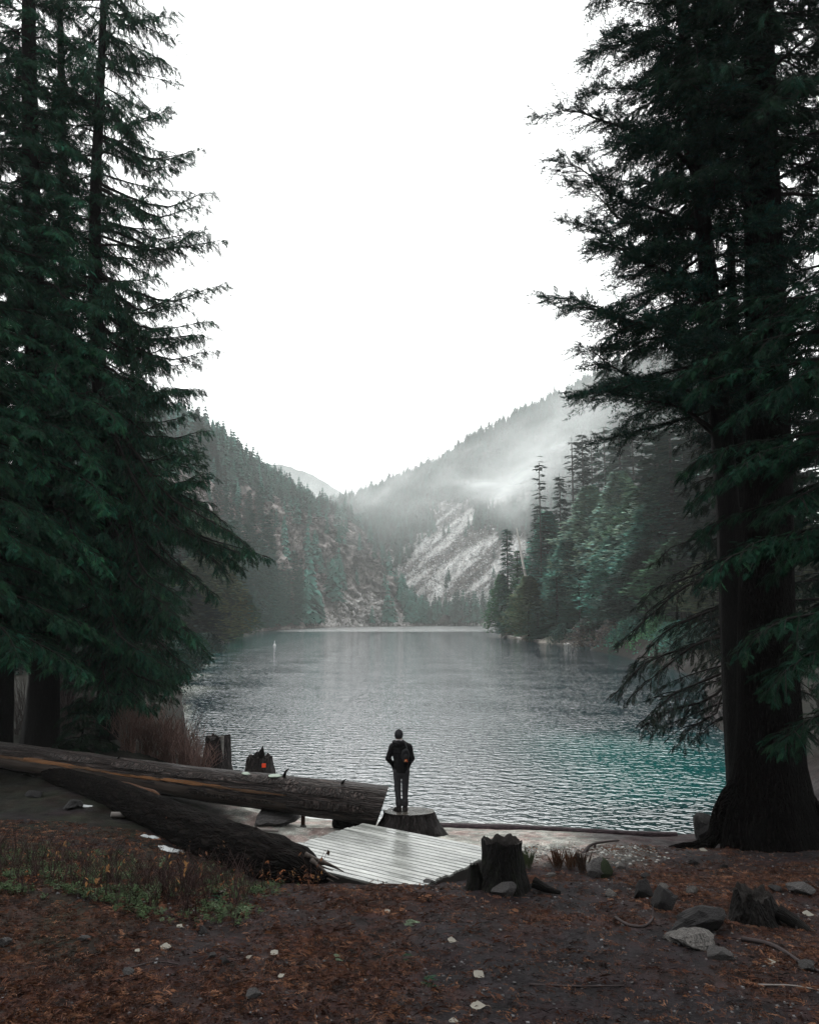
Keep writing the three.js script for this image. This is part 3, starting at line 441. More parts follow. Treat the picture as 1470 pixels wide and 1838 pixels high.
// ---------------------------------------------------------------- the person
{
  const P = at(718, 1453.5, 18.72); P.y = STUMP.y + 0.006;
  const t = thing('person', 'person in black hooded jacket and grey trousers standing on the cut stump facing the lake', 'person', P);
  const J = (x, y, z) => V(x, y, z);                                 // x right, y up, z towards the viewer (the back)
  const cap = (p, a, b, ra, rb) => { const ba = b.clone().sub(a), pa = p.clone().sub(a), h = clamp(pa.dot(ba) / ba.dot(ba)); return pa.addScaledVector(ba, -h).length() - lerp(ra, rb, h); };
  const ell = (p, c, r) => { const x = (p.x - c.x) / r.x, y = (p.y - c.y) / r.y, z = (p.z - c.z) / r.z, k = Math.sqrt(x * x + y * y + z * z); return (k - 1) * Math.min(r.x, r.y, r.z); };
  const smin = (a, b, k) => { const h = clamp(0.5 + 0.5 * (b - a) / k); return lerp(b, a, h) - k * h * (1 - h); };
  const solid = (f, c, half, res) => {
    const mc = new MarchingCubes(res, new THREE.MeshBasicMaterial(), false, false, 60000); mc.isolation = 0; const p = V();
    for (let z = 0, q = 0; z < res; z++) for (let y = 0; y < res; y++) for (let x = 0; x < res; x++, q++) { p.set((x - res / 2) / (res / 2) * half + c.x, (y - res / 2) / (res / 2) * half + c.y, (z - res / 2) / (res / 2) * half + c.z); mc.field[q] = -f(p); }
    mc.update(); const pos = Float32Array.from(mc.positionArray.subarray(0, mc.count * 3)); for (let i = 0; i < pos.length; i += 3) { pos[i] = pos[i] * half + c.x; pos[i + 1] = pos[i + 1] * half + c.y; pos[i + 2] = pos[i + 2] * half + c.z; }
    let g = new THREE.BufferGeometry(); g.setAttribute('position', new THREE.BufferAttribute(pos, 3)); g = mergeVertices(g, 1e-4); g.computeVertexNormals(); const uv = []; for (let i = 0; i < g.attributes.position.count; i++) uv.push(g.attributes.position.getX(i), g.attributes.position.getY(i)); g.setAttribute('uv', new THREE.Float32BufferAttribute(uv, 2)); return g;
  };
  const X = 0.028;
  const shL = J(-0.165, 1.405, 0), shR = J(0.195, 1.395, 0), elL = J(-0.27, 1.15, 0.05), elR = J(0.268, 1.155, 0.06), wrL = J(-0.15, 0.985, -0.11), wrR = J(0.19, 1.0, -0.13);
  const hipL = J(-0.062, 0.87, 0), hipR = J(0.122, 0.87, 0), knL = J(-0.052, 0.48, -0.02), knR = J(0.112, 0.48, -0.015), anL = J(-0.022, 0.09, 0.02), anR = J(0.113, 0.09, 0.02);
  const head = J(-0.03, 1.655, -0.02);
  const hand = (p, w, s) => { let d = cap(p, w, w.clone().add(J(-s * 0.03, -0.07, -0.03)), 0.03, 0.036); for (let k = 0; k < 4; k++) { const k0 = w.clone().add(J(-s * 0.03 + (k - 1.5) * 0.018, -0.09, -0.035)), k1 = k0.clone().add(J(0, -0.035 - 0.006 * (k === 1 || k === 2 ? 1 : 0), 0.006)), k2 = k1.clone().add(J(0, -0.018, 0.026)); d = Math.min(d, cap(p, k0, k1, 0.0095, 0.009), cap(p, k1, k2, 0.009, 0.008)); } return Math.min(d, cap(p, w.clone().add(J(-s * 0.05, -0.03, -0.04)), w.clone().add(J(-s * 0.07, -0.075, -0.05)), 0.011, 0.009)); };
  const limbs = (p, e) => { let d = Math.min(cap(p, hipL, knL, 0.078 + e, 0.055 + e), cap(p, hipR, knR, 0.078 + e, 0.055 + e)); d = smin(d, Math.min(cap(p, knL, anL, 0.054 + e, 0.04 + e), cap(p, knR, anR, 0.054 + e, 0.04 + e)), 0.02); return d; };
  const body = (p) => {
    let d = ell(p, head, J(0.08, 0.112, 0.098)); d = smin(d, cap(p, J(-0.02, 1.45, 0.0), J(-0.028, 1.58, -0.005), 0.06, 0.053), 0.03);
    d = smin(d, ell(p, head.clone().add(J(0, -0.02, -0.098)), J(0.013, 0.02, 0.018)), 0.012);                     // nose
    d = Math.min(d, ell(p, head.clone().add(J(-0.078, -0.01, 0)), J(0.011, 0.032, 0.02)), ell(p, head.clone().add(J(0.078, -0.01, 0)), J(0.011, 0.032, 0.02)));  // ears
    d = Math.max(d, -ell(p, head.clone().add(J(-0.03, 0.005, -0.093)), J(0.014, 0.008, 0.012)), -ell(p, head.clone().add(J(0.03, 0.005, -0.093)), J(0.014, 0.008, 0.012)), -ell(p, head.clone().add(J(0, -0.055, -0.09)), J(0.024, 0.004, 0.012)));
    d = smin(d, ell(p, J(0.015, 1.27, 0), J(0.15, 0.25, 0.095)), 0.05); d = smin(d, ell(p, J(X, 0.93, 0), J(0.145, 0.14, 0.1)), 0.06);
    d = smin(d, Math.min(cap(p, shL, elL, 0.045, 0.038), cap(p, shR, elR, 0.045, 0.038), cap(p, elL, wrL, 0.037, 0.026), cap(p, elR, wrR, 0.037, 0.026)), 0.02);
    d = smin(d, limbs(p, 0), 0.03); d = Math.min(d, hand(p, wrL, -1), hand(p, wrR, 1));
    d = smin(d, Math.min(cap(p, anL, anL.clone().add(J(-0.05, -0.05, -0.13)), 0.036, 0.026), cap(p, anR, anR.clone().add(J(0.01, -0.05, -0.15)), 0.036, 0.026)), 0.02); return d;
  };
  const wr = (p, s) => 0.006 * fbm(p.x * 9, p.y * 14, p.z * 9 + s, 2);
  mesh('body', solid(body, J(0, 0.88, 0), 0.95, 150), std([0.42, 0.26, 0.19], { roughness: 0.55 }), t);
  const jacket = (p) => {
    let d = ell(p, J(0.02, 1.29, 0.005), J(0.182, 0.27, 0.13)); d = smin(d, Math.min(cap(p, shL, J(-0.03, 1.46, 0), 0.078, 0.075), cap(p, shR, J(0.0, 1.46, 0), 0.078, 0.075)), 0.05);
    const w = J(X, 0, 0), R = Math.hypot((p.x - X) / 0.166, p.z / 0.13); const drum = Math.max((R - 1) * 0.13, Math.abs(p.y - 1.06) - 0.215); d = smin(d, drum, 0.05);
    const arm = Math.min(cap(p, shL, elL, 0.08, 0.06), cap(p, shR, elR, 0.08, 0.062), cap(p, elL, wrL, 0.058, 0.05), cap(p, elR, wrR, 0.06, 0.052)); d = smin(d, arm, 0.018);
    d = Math.min(d, cap(p, wrL, wrL.clone().add(J(0.03, -0.09, -0.04)), 0.055, 0.06), cap(p, wrR, wrR.clone().add(J(-0.03, -0.09, -0.04)), 0.055, 0.06));
    d = Math.max(d, 0.845 - p.y - 0.008 * Math.sin(p.x * 22)); d = Math.max(d, p.y - 1.53); return d + wr(p, 1);
  };
  const black = std([0.006, 0.0055, 0.0065], { roughness: 0.8, specularIntensity: 0.2 }), cloth = std([0.034, 0.033, 0.037], { roughness: 0.9 });
  mesh('jacket', solid(jacket, J(0, 1.2, 0), 0.45, 88), black, t);
  const hood = (p) => { const q = ell(p, J(-0.03, 1.475, 0.075), J(0.125, 0.085, 0.07)); return smin(q, cap(p, J(-0.12, 1.5, 0.0), J(0.06, 1.5, 0.0), 0.055, 0.055), 0.05) + wr(p, 4) * 1.4; };
  mesh('hood', solid(hood, J(-0.03, 1.47, 0.04), 0.24, 52), std([0.010, 0.0095, 0.011], { roughness: 0.8, specularIntensity: 0.2 }), t);
  mesh('collar', solid((p) => Math.max(cap(p, J(-0.055, 1.535, 0.035), J(0.0, 1.535, 0.035), 0.05, 0.05), p.y - 1.572), J(-0.03, 1.53, 0.03), 0.16, 40), std([0.36, 0.34, 0.36], { roughness: 0.9 }), t, 'pale lining showing round the neck');
  mesh('trousers', solid((p) => { let d = smin(limbs(p, 0.017), ell(p, J(X, 0.86, 0), J(0.162, 0.13, 0.118)), 0.035); d = smin(d, Math.min(cap(p, anL.clone().setY(0.2), anL.clone().setY(0.16), 0.066, 0.066), cap(p, anR.clone().setY(0.2), anR.clone().setY(0.16), 0.066, 0.066)), 0.03); d = Math.max(d, 0.125 - p.y, p.y - 0.93, (Math.abs(p.x - 0.034) < 0.5 ? -cap(p, J(0.037, 0.1, 0), J(0.033, 0.72, 0), 0.016, 0.006) : -1)); return d + wr(p, 7) * 1.2; }, J(X, 0.53, 0), 0.44, 92), cloth, t);
  for (const [a, dx, dz] of [[anL, -0.075, -0.13], [anR, 0.015, -0.16]]) {
    const b = mesh('boot', solid((p) => Math.max(smin(cap(p, a.clone().setY(0.17), a.clone().setY(0.05), 0.058, 0.055), cap(p, a.clone().add(J(0, -0.05, 0.02)), a.clone().add(J(dx, -0.055, dz)), 0.052, 0.042), 0.03), -p.y - 0.002, p.y - 0.2), a.clone().add(J(dx / 2, 0.0, dz / 2)), 0.24, 44), std([0.022, 0.018, 0.019], { roughness: 0.45 }), t);
    const so = mesh('sole', new THREE.BoxGeometry(0.098, 0.024, 0.27), std([0.02, 0.018, 0.018]), b); so.position.set(a.x + dx * 0.5, 0.013, a.z + dz * 0.5 + 0.01); so.rotation.y = Math.atan2(dx, dz);
  }
  mesh('beanie', solid((p) => Math.max(ell(p, head.clone().add(J(0, 0.012, 0.004)), J(0.096, 0.118, 0.112)), head.y - 0.078 - p.y + 0.25 * (p.z * -1 - 0.02)) + 0.0015 * Math.sin(Math.atan2(p.z, p.x + 0.03) * 40), head.clone(), 0.15, 56), std([0.022, 0.022, 0.026], { roughness: 1 }), t, 'dark knitted cap');
  const bag = mesh('sling_bag', solid((p) => Math.max(ell(p, J(0.125, 1.235, 0.165), J(0.095, 0.155, 0.085)), p.z - 0.225) + wr(p, 2), J(0.125, 1.235, 0.16), 0.2, 44), std([0.011, 0.011, 0.013], { roughness: 0.7 }), t, 'small dark bag on the right of the back');
  const pocket = mesh('bag_pocket', solid((p) => ell(p, J(0.135, 1.2, 0.215), J(0.065, 0.085, 0.035)), J(0.135, 1.2, 0.21), 0.11, 30), std([0.014, 0.014, 0.016], { roughness: 0.6 }), bag);
  for (const [x, y, w, h, c] of [[0.135, 1.155, 0.052, 0.016, [0.75, 0.16, 0.03]], [0.112, 1.128, 0.02, 0.028, [0.8, 0.3, 0.1]], [0.158, 1.122, 0.022, 0.024, [0.75, 0.12, 0.03]], [0.128, 1.138, 0.018, 0.012, [0.85, 0.78, 0.7]]]) { const m = mesh('orange_tag', new THREE.BoxGeometry(w, h, 0.012), std(c, { roughness: 0.5 }), bag); m.position.set(x, y, 0.247); }
  const strap = curve([J(0.16, 1.36, 0.15), J(0.13, 1.46, 0.12), J(0.1, 1.53, 0.04), J(0.08, 1.5, -0.06)], 12); mesh('strap', tube(strap, Array(13).fill(0.017), 8), std([0.03, 0.03, 0.033]), bag);
}
{ const p = at(493, 1160, 168), t = thing('marker_buoy', 'small white marker buoy afloat far out on the left of the lake', 'buoy', V(p.x, 0, p.z)); const white = std([0.5, 0.5, 0.5], { roughness: 0.5 }); mesh('float', new THREE.LatheGeometry([[0, -0.3], [0.2, -0.25], [0.3, 0], [0.24, 0.2], [0.14, 0.3], [0, 0.32]].map((q) => new THREE.Vector2(...q)), 16), white, t); const po = mesh('pole', new THREE.CylinderGeometry(0.08, 0.1, 0.8, 10), white, t); po.position.y = 0.6; po.rotation.z = -0.06; }
// ---------------------------------------------------------------- near trees: trunk, limbs one by one, and a crown of many small sprays
const leafMat = (c, o = {}) => new THREE.MeshPhysicalMaterial({ color: new THREE.Color().setRGB(...c.map((x) => x * ALB)), roughness: 0.7, specularIntensity: 0.1, side: THREE.DoubleSide, ...o });
function frond(seed, { len = 0.5, n = 9, w = 0.2, lw = 0.03, droop = 0.12, bend = 0.35 }) {   // a flat spray: twig along x with side twigs that carry the needles
  const r = rng(seed), g = new Geo();
  const axis = (t) => [t * len, -droop * len * t * t, 0];
  for (let i = 0; i < n; i++) for (const s of [-1, 1]) {
    const t = (i + 0.3 + r() * 0.5) / n, a = axis(t), l = w * (1 - 0.72 * t) * (0.65 + 0.5 * r()) * (t < 0.12 ? 0.7 : 1), ang = 0.75 + 0.3 * r(), dx = Math.cos(ang) * l, dz = s * Math.sin(ang) * l, dy = -bend * l * (0.4 + r() * 0.8);
    const tip = [a[0] + dx, a[1] + dy, dz], px = -dz / l * lw / 2, pz = dx / l * lw / 2;
    const m = [a[0] + dx * 0.45, a[1] + dy * 0.3 + 0.008, dz * 0.45];
    g.diamond(a, [m[0] + px, m[1] - 0.008, m[2] + pz], tip, [m[0] - px, m[1] - 0.008, m[2] - pz]);
    const q = 0.55, b = [a[0] + dx * q, a[1] + dy * q, dz * q], l2 = l * 0.45;           // a smaller twig off the twig
    const e = [b[0] + l2 * 0.95, b[1] - l2 * bend, b[2] + s * l2 * 0.15]; g.diamond(b, [b[0] + l2 * 0.4, b[1] - 0.004, b[2] + lw * 0.4], e, [b[0] + l2 * 0.4, b[1] - 0.004, b[2] - lw * 0.4]);
  }
  const t0 = axis(0.55), t1 = axis(1.12); g.diamond(t0, [axis(0.8)[0], axis(0.8)[1], lw * 0.6], t1, [axis(0.8)[0], axis(0.8)[1], -lw * 0.6]);
  const k = axis(0), z = 0.005; g.diamond(k, [len * 0.5, axis(0.5)[1], z], axis(1), [len * 0.5, axis(0.5)[1], -z]);
  return g.build();
}
function brush(seed, { len = 0.34, n = 26, l = 0.13, lw = 0.022 }) {                           // a spruce twig: short shoots all round
  const r = rng(seed), g = new Geo();
  for (let i = 0; i < n; i++) {
    const t = (i + r()) / n, th = r() * 6.283, L = l * (1 - 0.5 * t) * (0.6 + 0.6 * r()), f = 0.85 + 0.25 * r(), a = [t * len, 0, 0], d = V(Math.cos(f) * 1.1, Math.sin(f) * Math.sin(th) * 0.8, Math.sin(f) * Math.cos(th)).multiplyScalar(L), p = V().crossVectors(d, V(r() - 0.5, r() - 0.5, r() - 0.5)).normalize().multiplyScalar(lw / 2);
    g.diamond(a, [a[0] + d.x * 0.5 + p.x, d.y * 0.5 + p.y, d.z * 0.5 + p.z], [a[0] + d.x, d.y, d.z], [a[0] + d.x * 0.5 - p.x, d.y * 0.5 - p.y, d.z * 0.5 - p.z]);
  }
  g.diamond([len * 0.6, 0, 0], [len * 0.85, 0.004, lw * 0.6], [len * 1.15, 0.01, 0], [len * 0.85, 0, -lw * 0.6]);
  return g.build();
}
const sprays = {
  hemlock: [frond(1, { len: 0.4, n: 11, w: 0.17, lw: 0.015, droop: 0.22, bend: 0.45 }), frond(2, { len: 0.36, n: 10, w: 0.16, lw: 0.015, droop: 0.35, bend: 0.6 })],
  cedar: [frond(3, { len: 0.46, n: 10, w: 0.14, lw: 0.02, droop: 0.1, bend: 0.3 }), frond(4, { len: 0.4, n: 9, w: 0.13, lw: 0.022, droop: 0.2, bend: 0.55 })],
  spruce: [brush(5, { n: 34, lw: 0.015 }), brush(6, { len: 0.4, n: 32, l: 0.12, lw: 0.015 })],
  bare: [frond(7, { len: 0.5, n: 5, w: 0.2, lw: 0.012, droop: 0.3, bend: 0.5 }), frond(8, { len: 0.45, n: 4, w: 0.25, lw: 0.012, droop: 0.15, bend: 0.3 })],
};
const limbMat = bark([0.009, 0.008, 0.008], 1.4, 0.02, 0.95);
function nearTree(o) {
  // o: name,label,group, trunk [[point, radius]...], style, whorls: function(h 0..1) -> {length, rise, droop}, from..to heights, count, tips [[target, h]...], seed, color, trunkMat
  const r = rng(o.seed), base = o.trunk[0][0].clone(), t = thing(o.name, o.label, 'tree', base, o.group);
  const pts = curve(o.trunk.map((q) => q[0].clone().sub(base)), 40), rad = table(o.trunk.map((q) => [q[0].y - base.y, q[1]]));
  const lobes = o.lobes ?? 6, fl = o.flare ?? 0;
  mesh('trunk', tube(pts, pts.map((p) => rad(p.y)), 36, (th, s, q) => q * (1 + 0.05 * Math.sin(th * lobes + o.seed) + 0.035 * fbm(Math.cos(th) * 3, s * 0.5, Math.sin(th) * 3 + o.seed, 3) + fl * Math.exp(-s * 0.9) * (0.28 + 0.5 * Math.max(0, Math.sin(th * 5 + o.seed)))), 2), o.trunkMat ?? limbMat, t);
  const axisAt = (y) => { for (let i = 1; i < pts.length; i++) if (pts[i].y >= y) return pts[i - 1].clone().lerp(pts[i], clamp((y - pts[i - 1].y) / (pts[i].y - pts[i - 1].y))); return pts[pts.length - 1].clone(); };
  const mats = [[], []], cols = [[], []], up = V();
  const addSpray = (p, dir, sc, tone) => {
    const k = r() < 0.5 ? 0 : 1, j = (a) => (r() + r() - 1) * a, d = dir.clone();
    if (o.style === 'cedar') d.multiplyScalar(0.5).add(V(j(0.7), -0.55 + j(0.5), j(0.7))); else if (o.style === 'spruce') d.add(V(j(0.8), j(0.7) + 0.05, j(0.8))); else d.add(V(j(0.9), -0.15 + j(0.55), j(0.9)));
    up.set(j(0.9), o.style === 'cedar' ? 0.3 : 0.9, j(0.9));
    mats[k].push(frameMatrix(p.clone().add(V(j(0.07), j(0.07), j(0.07))), d, up, sc * (0.6 + 0.7 * r())));
    const b = tone * (0.45 + 1.7 * r() * r() * r()), y = r(); cols[k].push([b * (0.8 + 0.5 * y), b, b * (1.1 - 0.4 * y)]);
  };
  const branch = (h, az, L, rise, droop, curl, target, bare) => {
    const p0 = axisAt(h), out = V(Math.cos(az), 0, Math.sin(az)), end = target ? target.clone().sub(base) : null, cp = [];
    const K = 7, tipR = r();
    for (let k = 0; k <= K; k++) { const s = k / K; let p; if (end) { p = p0.clone().lerp(end, s); const sag = o.style === 'cedar' ? -(0.05 + 0.35 * tipR) : 0.05 + 0.14 * tipR; p.y += L * (sag * Math.sin(Math.PI * s) + 0.03 * Math.sin(s * 9 + az)); p.x += 0.09 * L * Math.sin(s * 6 + tipR * 9) * Math.sin(Math.PI * s); p.z += 0.3 * L * (tipR - 0.5) * Math.sin(Math.PI * s); } else { p = p0.clone().addScaledVector(out, L * s); p.y += L * (rise * s - droop * s * s + curl * s * s * s); p.x += 0.05 * L * Math.sin(s * 5 + az * 7); p.z += 0.05 * L * Math.cos(s * 4 + az * 5); } cp.push(p); }
    const c = new THREE.CatmullRomCurve3(cp), Lr = c.getLength(), r0 = clamp(0.012 + Lr * 0.011, 0.012, 0.07), parts = [tube(c.getPoints(7), [0, 1, 2, 3, 4, 5, 6, 7].map((k) => r0 * (1 - k / 7.6)), 5)];
    const inner = bare ?? 0.12, step = o.step ?? 0.24, own = 0.7 + 0.75 * r() * r(), size = o.size ?? 0.6, gap = o.gap ?? 0.15;
    for (let s = inner * Lr; s < Lr; s += step * (0.5 + r())) {
      const u = s / Lr, p = c.getPointAt(u), tg = c.getTangentAt(u), side = V().crossVectors(tg, UPV).normalize();
      for (const sg of [-1, 1]) {
        if (r() < 0.25) continue;
        const l2 = Math.min(0.42 * Lr, 1.4) * Math.pow(1 - u, 0.55) * (0.12 + 0.95 * Math.pow(r(), 1.3)) + 0.12, dir = tg.clone().multiplyScalar(0.5 + 0.7 * r()).addScaledVector(side, sg * (0.35 + 0.75 * r())).add(V(0, o.style === 'cedar' ? 0.1 - 0.7 * r() : o.style === 'spruce' ? 0.1 - 0.6 * r() : 0.08 - 0.55 * r(), 0)).normalize();
        const q = p.clone().addScaledVector(dir, l2).add(V(0, -0.14 * l2, 0)), m = p.clone().lerp(q, 0.5).add(V(0, 0.07 * l2, 0));
        if (l2 > 0.25) parts.push(tube([p, m, q], [r0 * 0.35 * (1 - u * 0.6), r0 * 0.22, 0.003], 3));
        const nsp = Math.max(1, Math.round(l2 / gap));
        for (let k = 0; k < nsp; k++) { const f = (k + r()) / nsp, w = p.clone().lerp(m, Math.min(1, f * 2)).lerp(q, Math.max(0, f * 2 - 1)); addSpray(w, dir, size, own); if (r() < (o.dense ?? 0.4)) addSpray(w, dir.clone().applyAxisAngle(UPV, (r() - 0.5) * 2), size * 0.9, own); }
      }
      if (r() < 0.7) addSpray(p, tg, size, own);
    }
    for (const k of [0.86, 0.91, 0.95, 0.98, 0.99]) addSpray(c.getPointAt(k), c.getTangentAt(k), size, own);
    mesh('branch', mergeGeometries(parts.map((g) => { g.deleteAttribute('uv'); return g; })), limbPlain, t);
  };
  for (const [tg, h, bare] of o.tips ?? []) branch(h === undefined ? tg.y - base.y + 0.5 : h, 0, 3, 0, 0, 0, tg, bare ?? 0.25);
  const topY = pts[pts.length - 1].y - 0.2; let az = r() * 6.28;
  for (let i = 0; i < o.count; i++) { const f = (i + r() * 0.8) / o.count, h = lerp(o.from, Math.min(o.to, topY), f); az += 2.4 + (r() - 0.5) * 0.8; const w = o.shape(f, az, r); if (w && w[0] > 0.3) branch(h, az, w[0], w[1], w[2], w[3]); }
  const m = leafMat(o.color);
  [0, 1].forEach((k) => mats[k].length && tag(instances('crown', sprays[o.style][k], m, mats[k], cols[k], t), '', '', '', 'stuff'));
  return t;
}
const limbPlain = std([0.018, 0.016, 0.0155], { specularIntensity: 0.1 });
const gy = (x, d) => ground(x, -d);
const TP = (px, py, d) => at(px, py, d);                              // trunk points
const foot = (px, d, dy = 0) => { const p = at(px, 1300, d); p.y = ground(p.x, p.z) - 0.15 + dy; return p; };
const GREENS = { hemlock: [0.022, 0.108, 0.064], cedar: [0.023, 0.082, 0.053], spruce: [0.016, 0.056, 0.044] };
const leftG = 'tall conifers crowding the left bank', rightG = 'tall conifers crowding the right bank';
// the cedar whose long drooping boughs stand against the sky on the left
nearTree({ name: 'cedar_tree', label: 'tall cedar on the left bank with long drooping boughs against the sky', group: leftG, seed: 101, style: 'cedar', color: GREENS.cedar, size: 0.62, dense: 0.8, gap: 0.12, step: 0.15, flare: 0.3,
  trunk: [[foot(196, 28), 0.36], [TP(193, 1200, 28), 0.31], [TP(184, 800, 28), 0.28], [TP(172, 520, 28), 0.24], [TP(172, 340, 28), 0.2], [TP(180, 170, 28), 0.16], [TP(187, 0, 28), 0.12], [TP(196, -260, 28), 0.06]],
  from: 1.2, to: 29, count: 170, shape: (f, az, r) => [(f < 0.3 ? lerp(2.3, 3.9, f / 0.3) : lerp(3.9, 2.9, (f - 0.3) / 0.7)) * (0.55 + 0.5 * r()), -0.25 + 0.4 * r(), 0.3 + 0.3 * r(), 0.3 + 0.2 * r()],
  tips: [[TP(322, 22, 27.5)], [TP(300, 110, 28)], [TP(312, 190, 27)], [TP(366, 268, 27.5)], [TP(386, 345, 27)], [TP(414, 432, 27)], [TP(412, 510, 26.5)], [TP(386, 578, 27)], [TP(392, 630, 28)], [TP(366, 700, 27)], [TP(372, 775, 26.5)], [TP(378, 850, 26)], [TP(385, 905, 27)], [TP(490, 1006, 25), 11.2, 0.3], [TP(440, 1030, 25), 10.6, 0.3], [TP(420, 960, 26), 11.5], [TP(392, 1080, 25.5), 9.5, 0.2], [TP(372, 1180, 25), 8, 0.3], [TP(345, 1150, 24.5), 7.6], [TP(330, 1215, 25), 6.8], [TP(300, 1240, 24.5), 6], [TP(270, 1275, 25), 5]].flatMap(([p, h, b], i) => [0, 1, 2].map((k) => { const q = rng(i * 7 + k); return [k ? p.clone().add(V(-1.6 * q() * k * 0.6, (q() - 0.5) * 1.3, (q() - 0.35) * 2.2)) : p, (h ?? p.y - 0.1) + (k ? (q() - 0.4) * 0.9 : 0), b ?? 0.2]; })) });
// hemlocks in front of it
const hemShape = (a, b, k = 1) => (f, az, r) => [lerp(a, b, f) * (0.65 + 0.55 * r()) * k, 0.12, 0.42, 0.0];
nearTree({ name: 'hemlock_tree', label: 'hemlock at the left edge with broad dark trunk behind the logs', group: leftG, seed: 202, style: 'hemlock', color: GREENS.hemlock, size: 0.66, dense: 1, gap: 0.1, step: 0.14, flare: 0.35,
  trunk: [[foot(76, 27), 0.56], [TP(80, 1200, 27), 0.47], [TP(70, 800, 27), 0.40], [TP(58, 400, 27), 0.32], [TP(53, 100, 27), 0.26], [TP(50, -200, 27), 0.18]],
  from: 4.8, to: 28, count: 190, shape: (f, az, r) => { const w = lerp(3.3, 2.2, f) * (0.65 + 0.55 * r()); return f > 0.62 && r() < 0.12 ? null : [w, 0.12, 0.42, 0]; },
  tips: [[TP(215, 690, 24.5), 14], [TP(212, 765, 24), 12.6], [TP(205, 640, 25), 14.6], [TP(180, 560, 24.5), 16], [TP(150, 480, 25), 17.6], [TP(185, 850, 24), 11], [TP(190, 920, 24), 10], [TP(195, 1030, 24), 8], [TP(188, 1095, 24.5), 6.8], [TP(120, 1150, 24), 5.6], [TP(40, 740, 23), 12.5], [TP(60, 860, 23), 10.6], [TP(110, 700, 23.5), 13.4]] });
nearTree({ name: 'hemlock_tree', label: 'young hemlock in front of the broad left trunk filling the left edge', group: leftG, seed: 207, style: 'hemlock', color: [0.018, 0.085, 0.05], size: 0.66, dense: 1, gap: 0.11, step: 0.15,
  trunk: [[foot(-60, 23), 0.2], [TP(-50, 900, 23), 0.16], [TP(-40, 500, 23), 0.1], [TP(-36, 330, 23), 0.04]], from: 3.6, to: 40, count: 150, shape: (f, az, r) => [lerp(3.9, 1.2, f) * (0.6 + 0.5 * r()), 0.12, 0.42, 0] });
nearTree({ name: 'hemlock_tree', label: 'dark hemlock cut off by the left frame edge beside the broad trunk', group: leftG, seed: 203, style: 'hemlock', color: [0.014, 0.066, 0.04], size: 0.7, dense: 1, gap: 0.13, step: 0.18, flare: 0.3,
  trunk: [[foot(4, 25), 0.34], [TP(6, 1200, 25), 0.3], [TP(-10, 700, 25), 0.25], [TP(-20, 200, 25), 0.18], [TP(-25, -100, 25), 0.12]],
  from: 4.2, to: 24, count: 120, shape: hemShape(2.9, 2.0), tips: [[TP(45, 1112, 22.5), 5.2], [TP(20, 1190, 22), 4.4], [TP(60, 960, 22.5), 8.4]] });
nearTree({ name: 'hemlock_tree', label: 'hemlock rising behind the left trunks at the water side', group: leftG, seed: 204, style: 'hemlock', color: [0.011, 0.046, 0.029], size: 0.95, dense: 1, gap: 0.2, step: 0.24,
  trunk: [[foot(120, 36), 0.34], [TP(118, 700, 36), 0.28], [TP(110, 100, 36), 0.16], [TP(108, -60, 36), 0.1]],
  from: 3.2, to: 31, count: 130, shape: hemShape(3.8, 2.2) });
nearTree({ name: 'cedar_tree', label: 'drooping cedar filling the gap between the left trunks and the lake', group: leftG, seed: 205, style: 'cedar', color: [0.013, 0.049, 0.028], size: 0.95, dense: 1, gap: 0.18, step: 0.22,
  trunk: [[foot(232, 37), 0.3], [TP(236, 1000, 37), 0.24], [TP(238, 760, 37), 0.14], [TP(238, 560, 37), 0.03]],
  from: 0.9, to: 60, count: 170, shape: (f, az, r) => [lerp(2.9, 0.9, f) * (0.7 + 0.5 * r()), 0, 0.4, 0.25] });
// a sapling under the trees
nearTree({ name: 'hemlock_sapling', label: 'small hemlock sapling under the left trees just behind the long log', group: leftG, seed: 206, style: 'hemlock', color: [0.018, 0.052, 0.034], size: 0.5, dense: 1, gap: 0.1, step: 0.12,
  trunk: [[foot(150, 25.5), 0.04], [foot(150, 25.5, 1.2), 0.03], [foot(151, 25.5, 2.1), 0.01]], from: 0.2, to: 1.9, count: 26, shape: (f, az, r) => [lerp(1.15, 0.3, f) * (0.7 + 0.5 * r()), 0.2, 0.4, 0] });

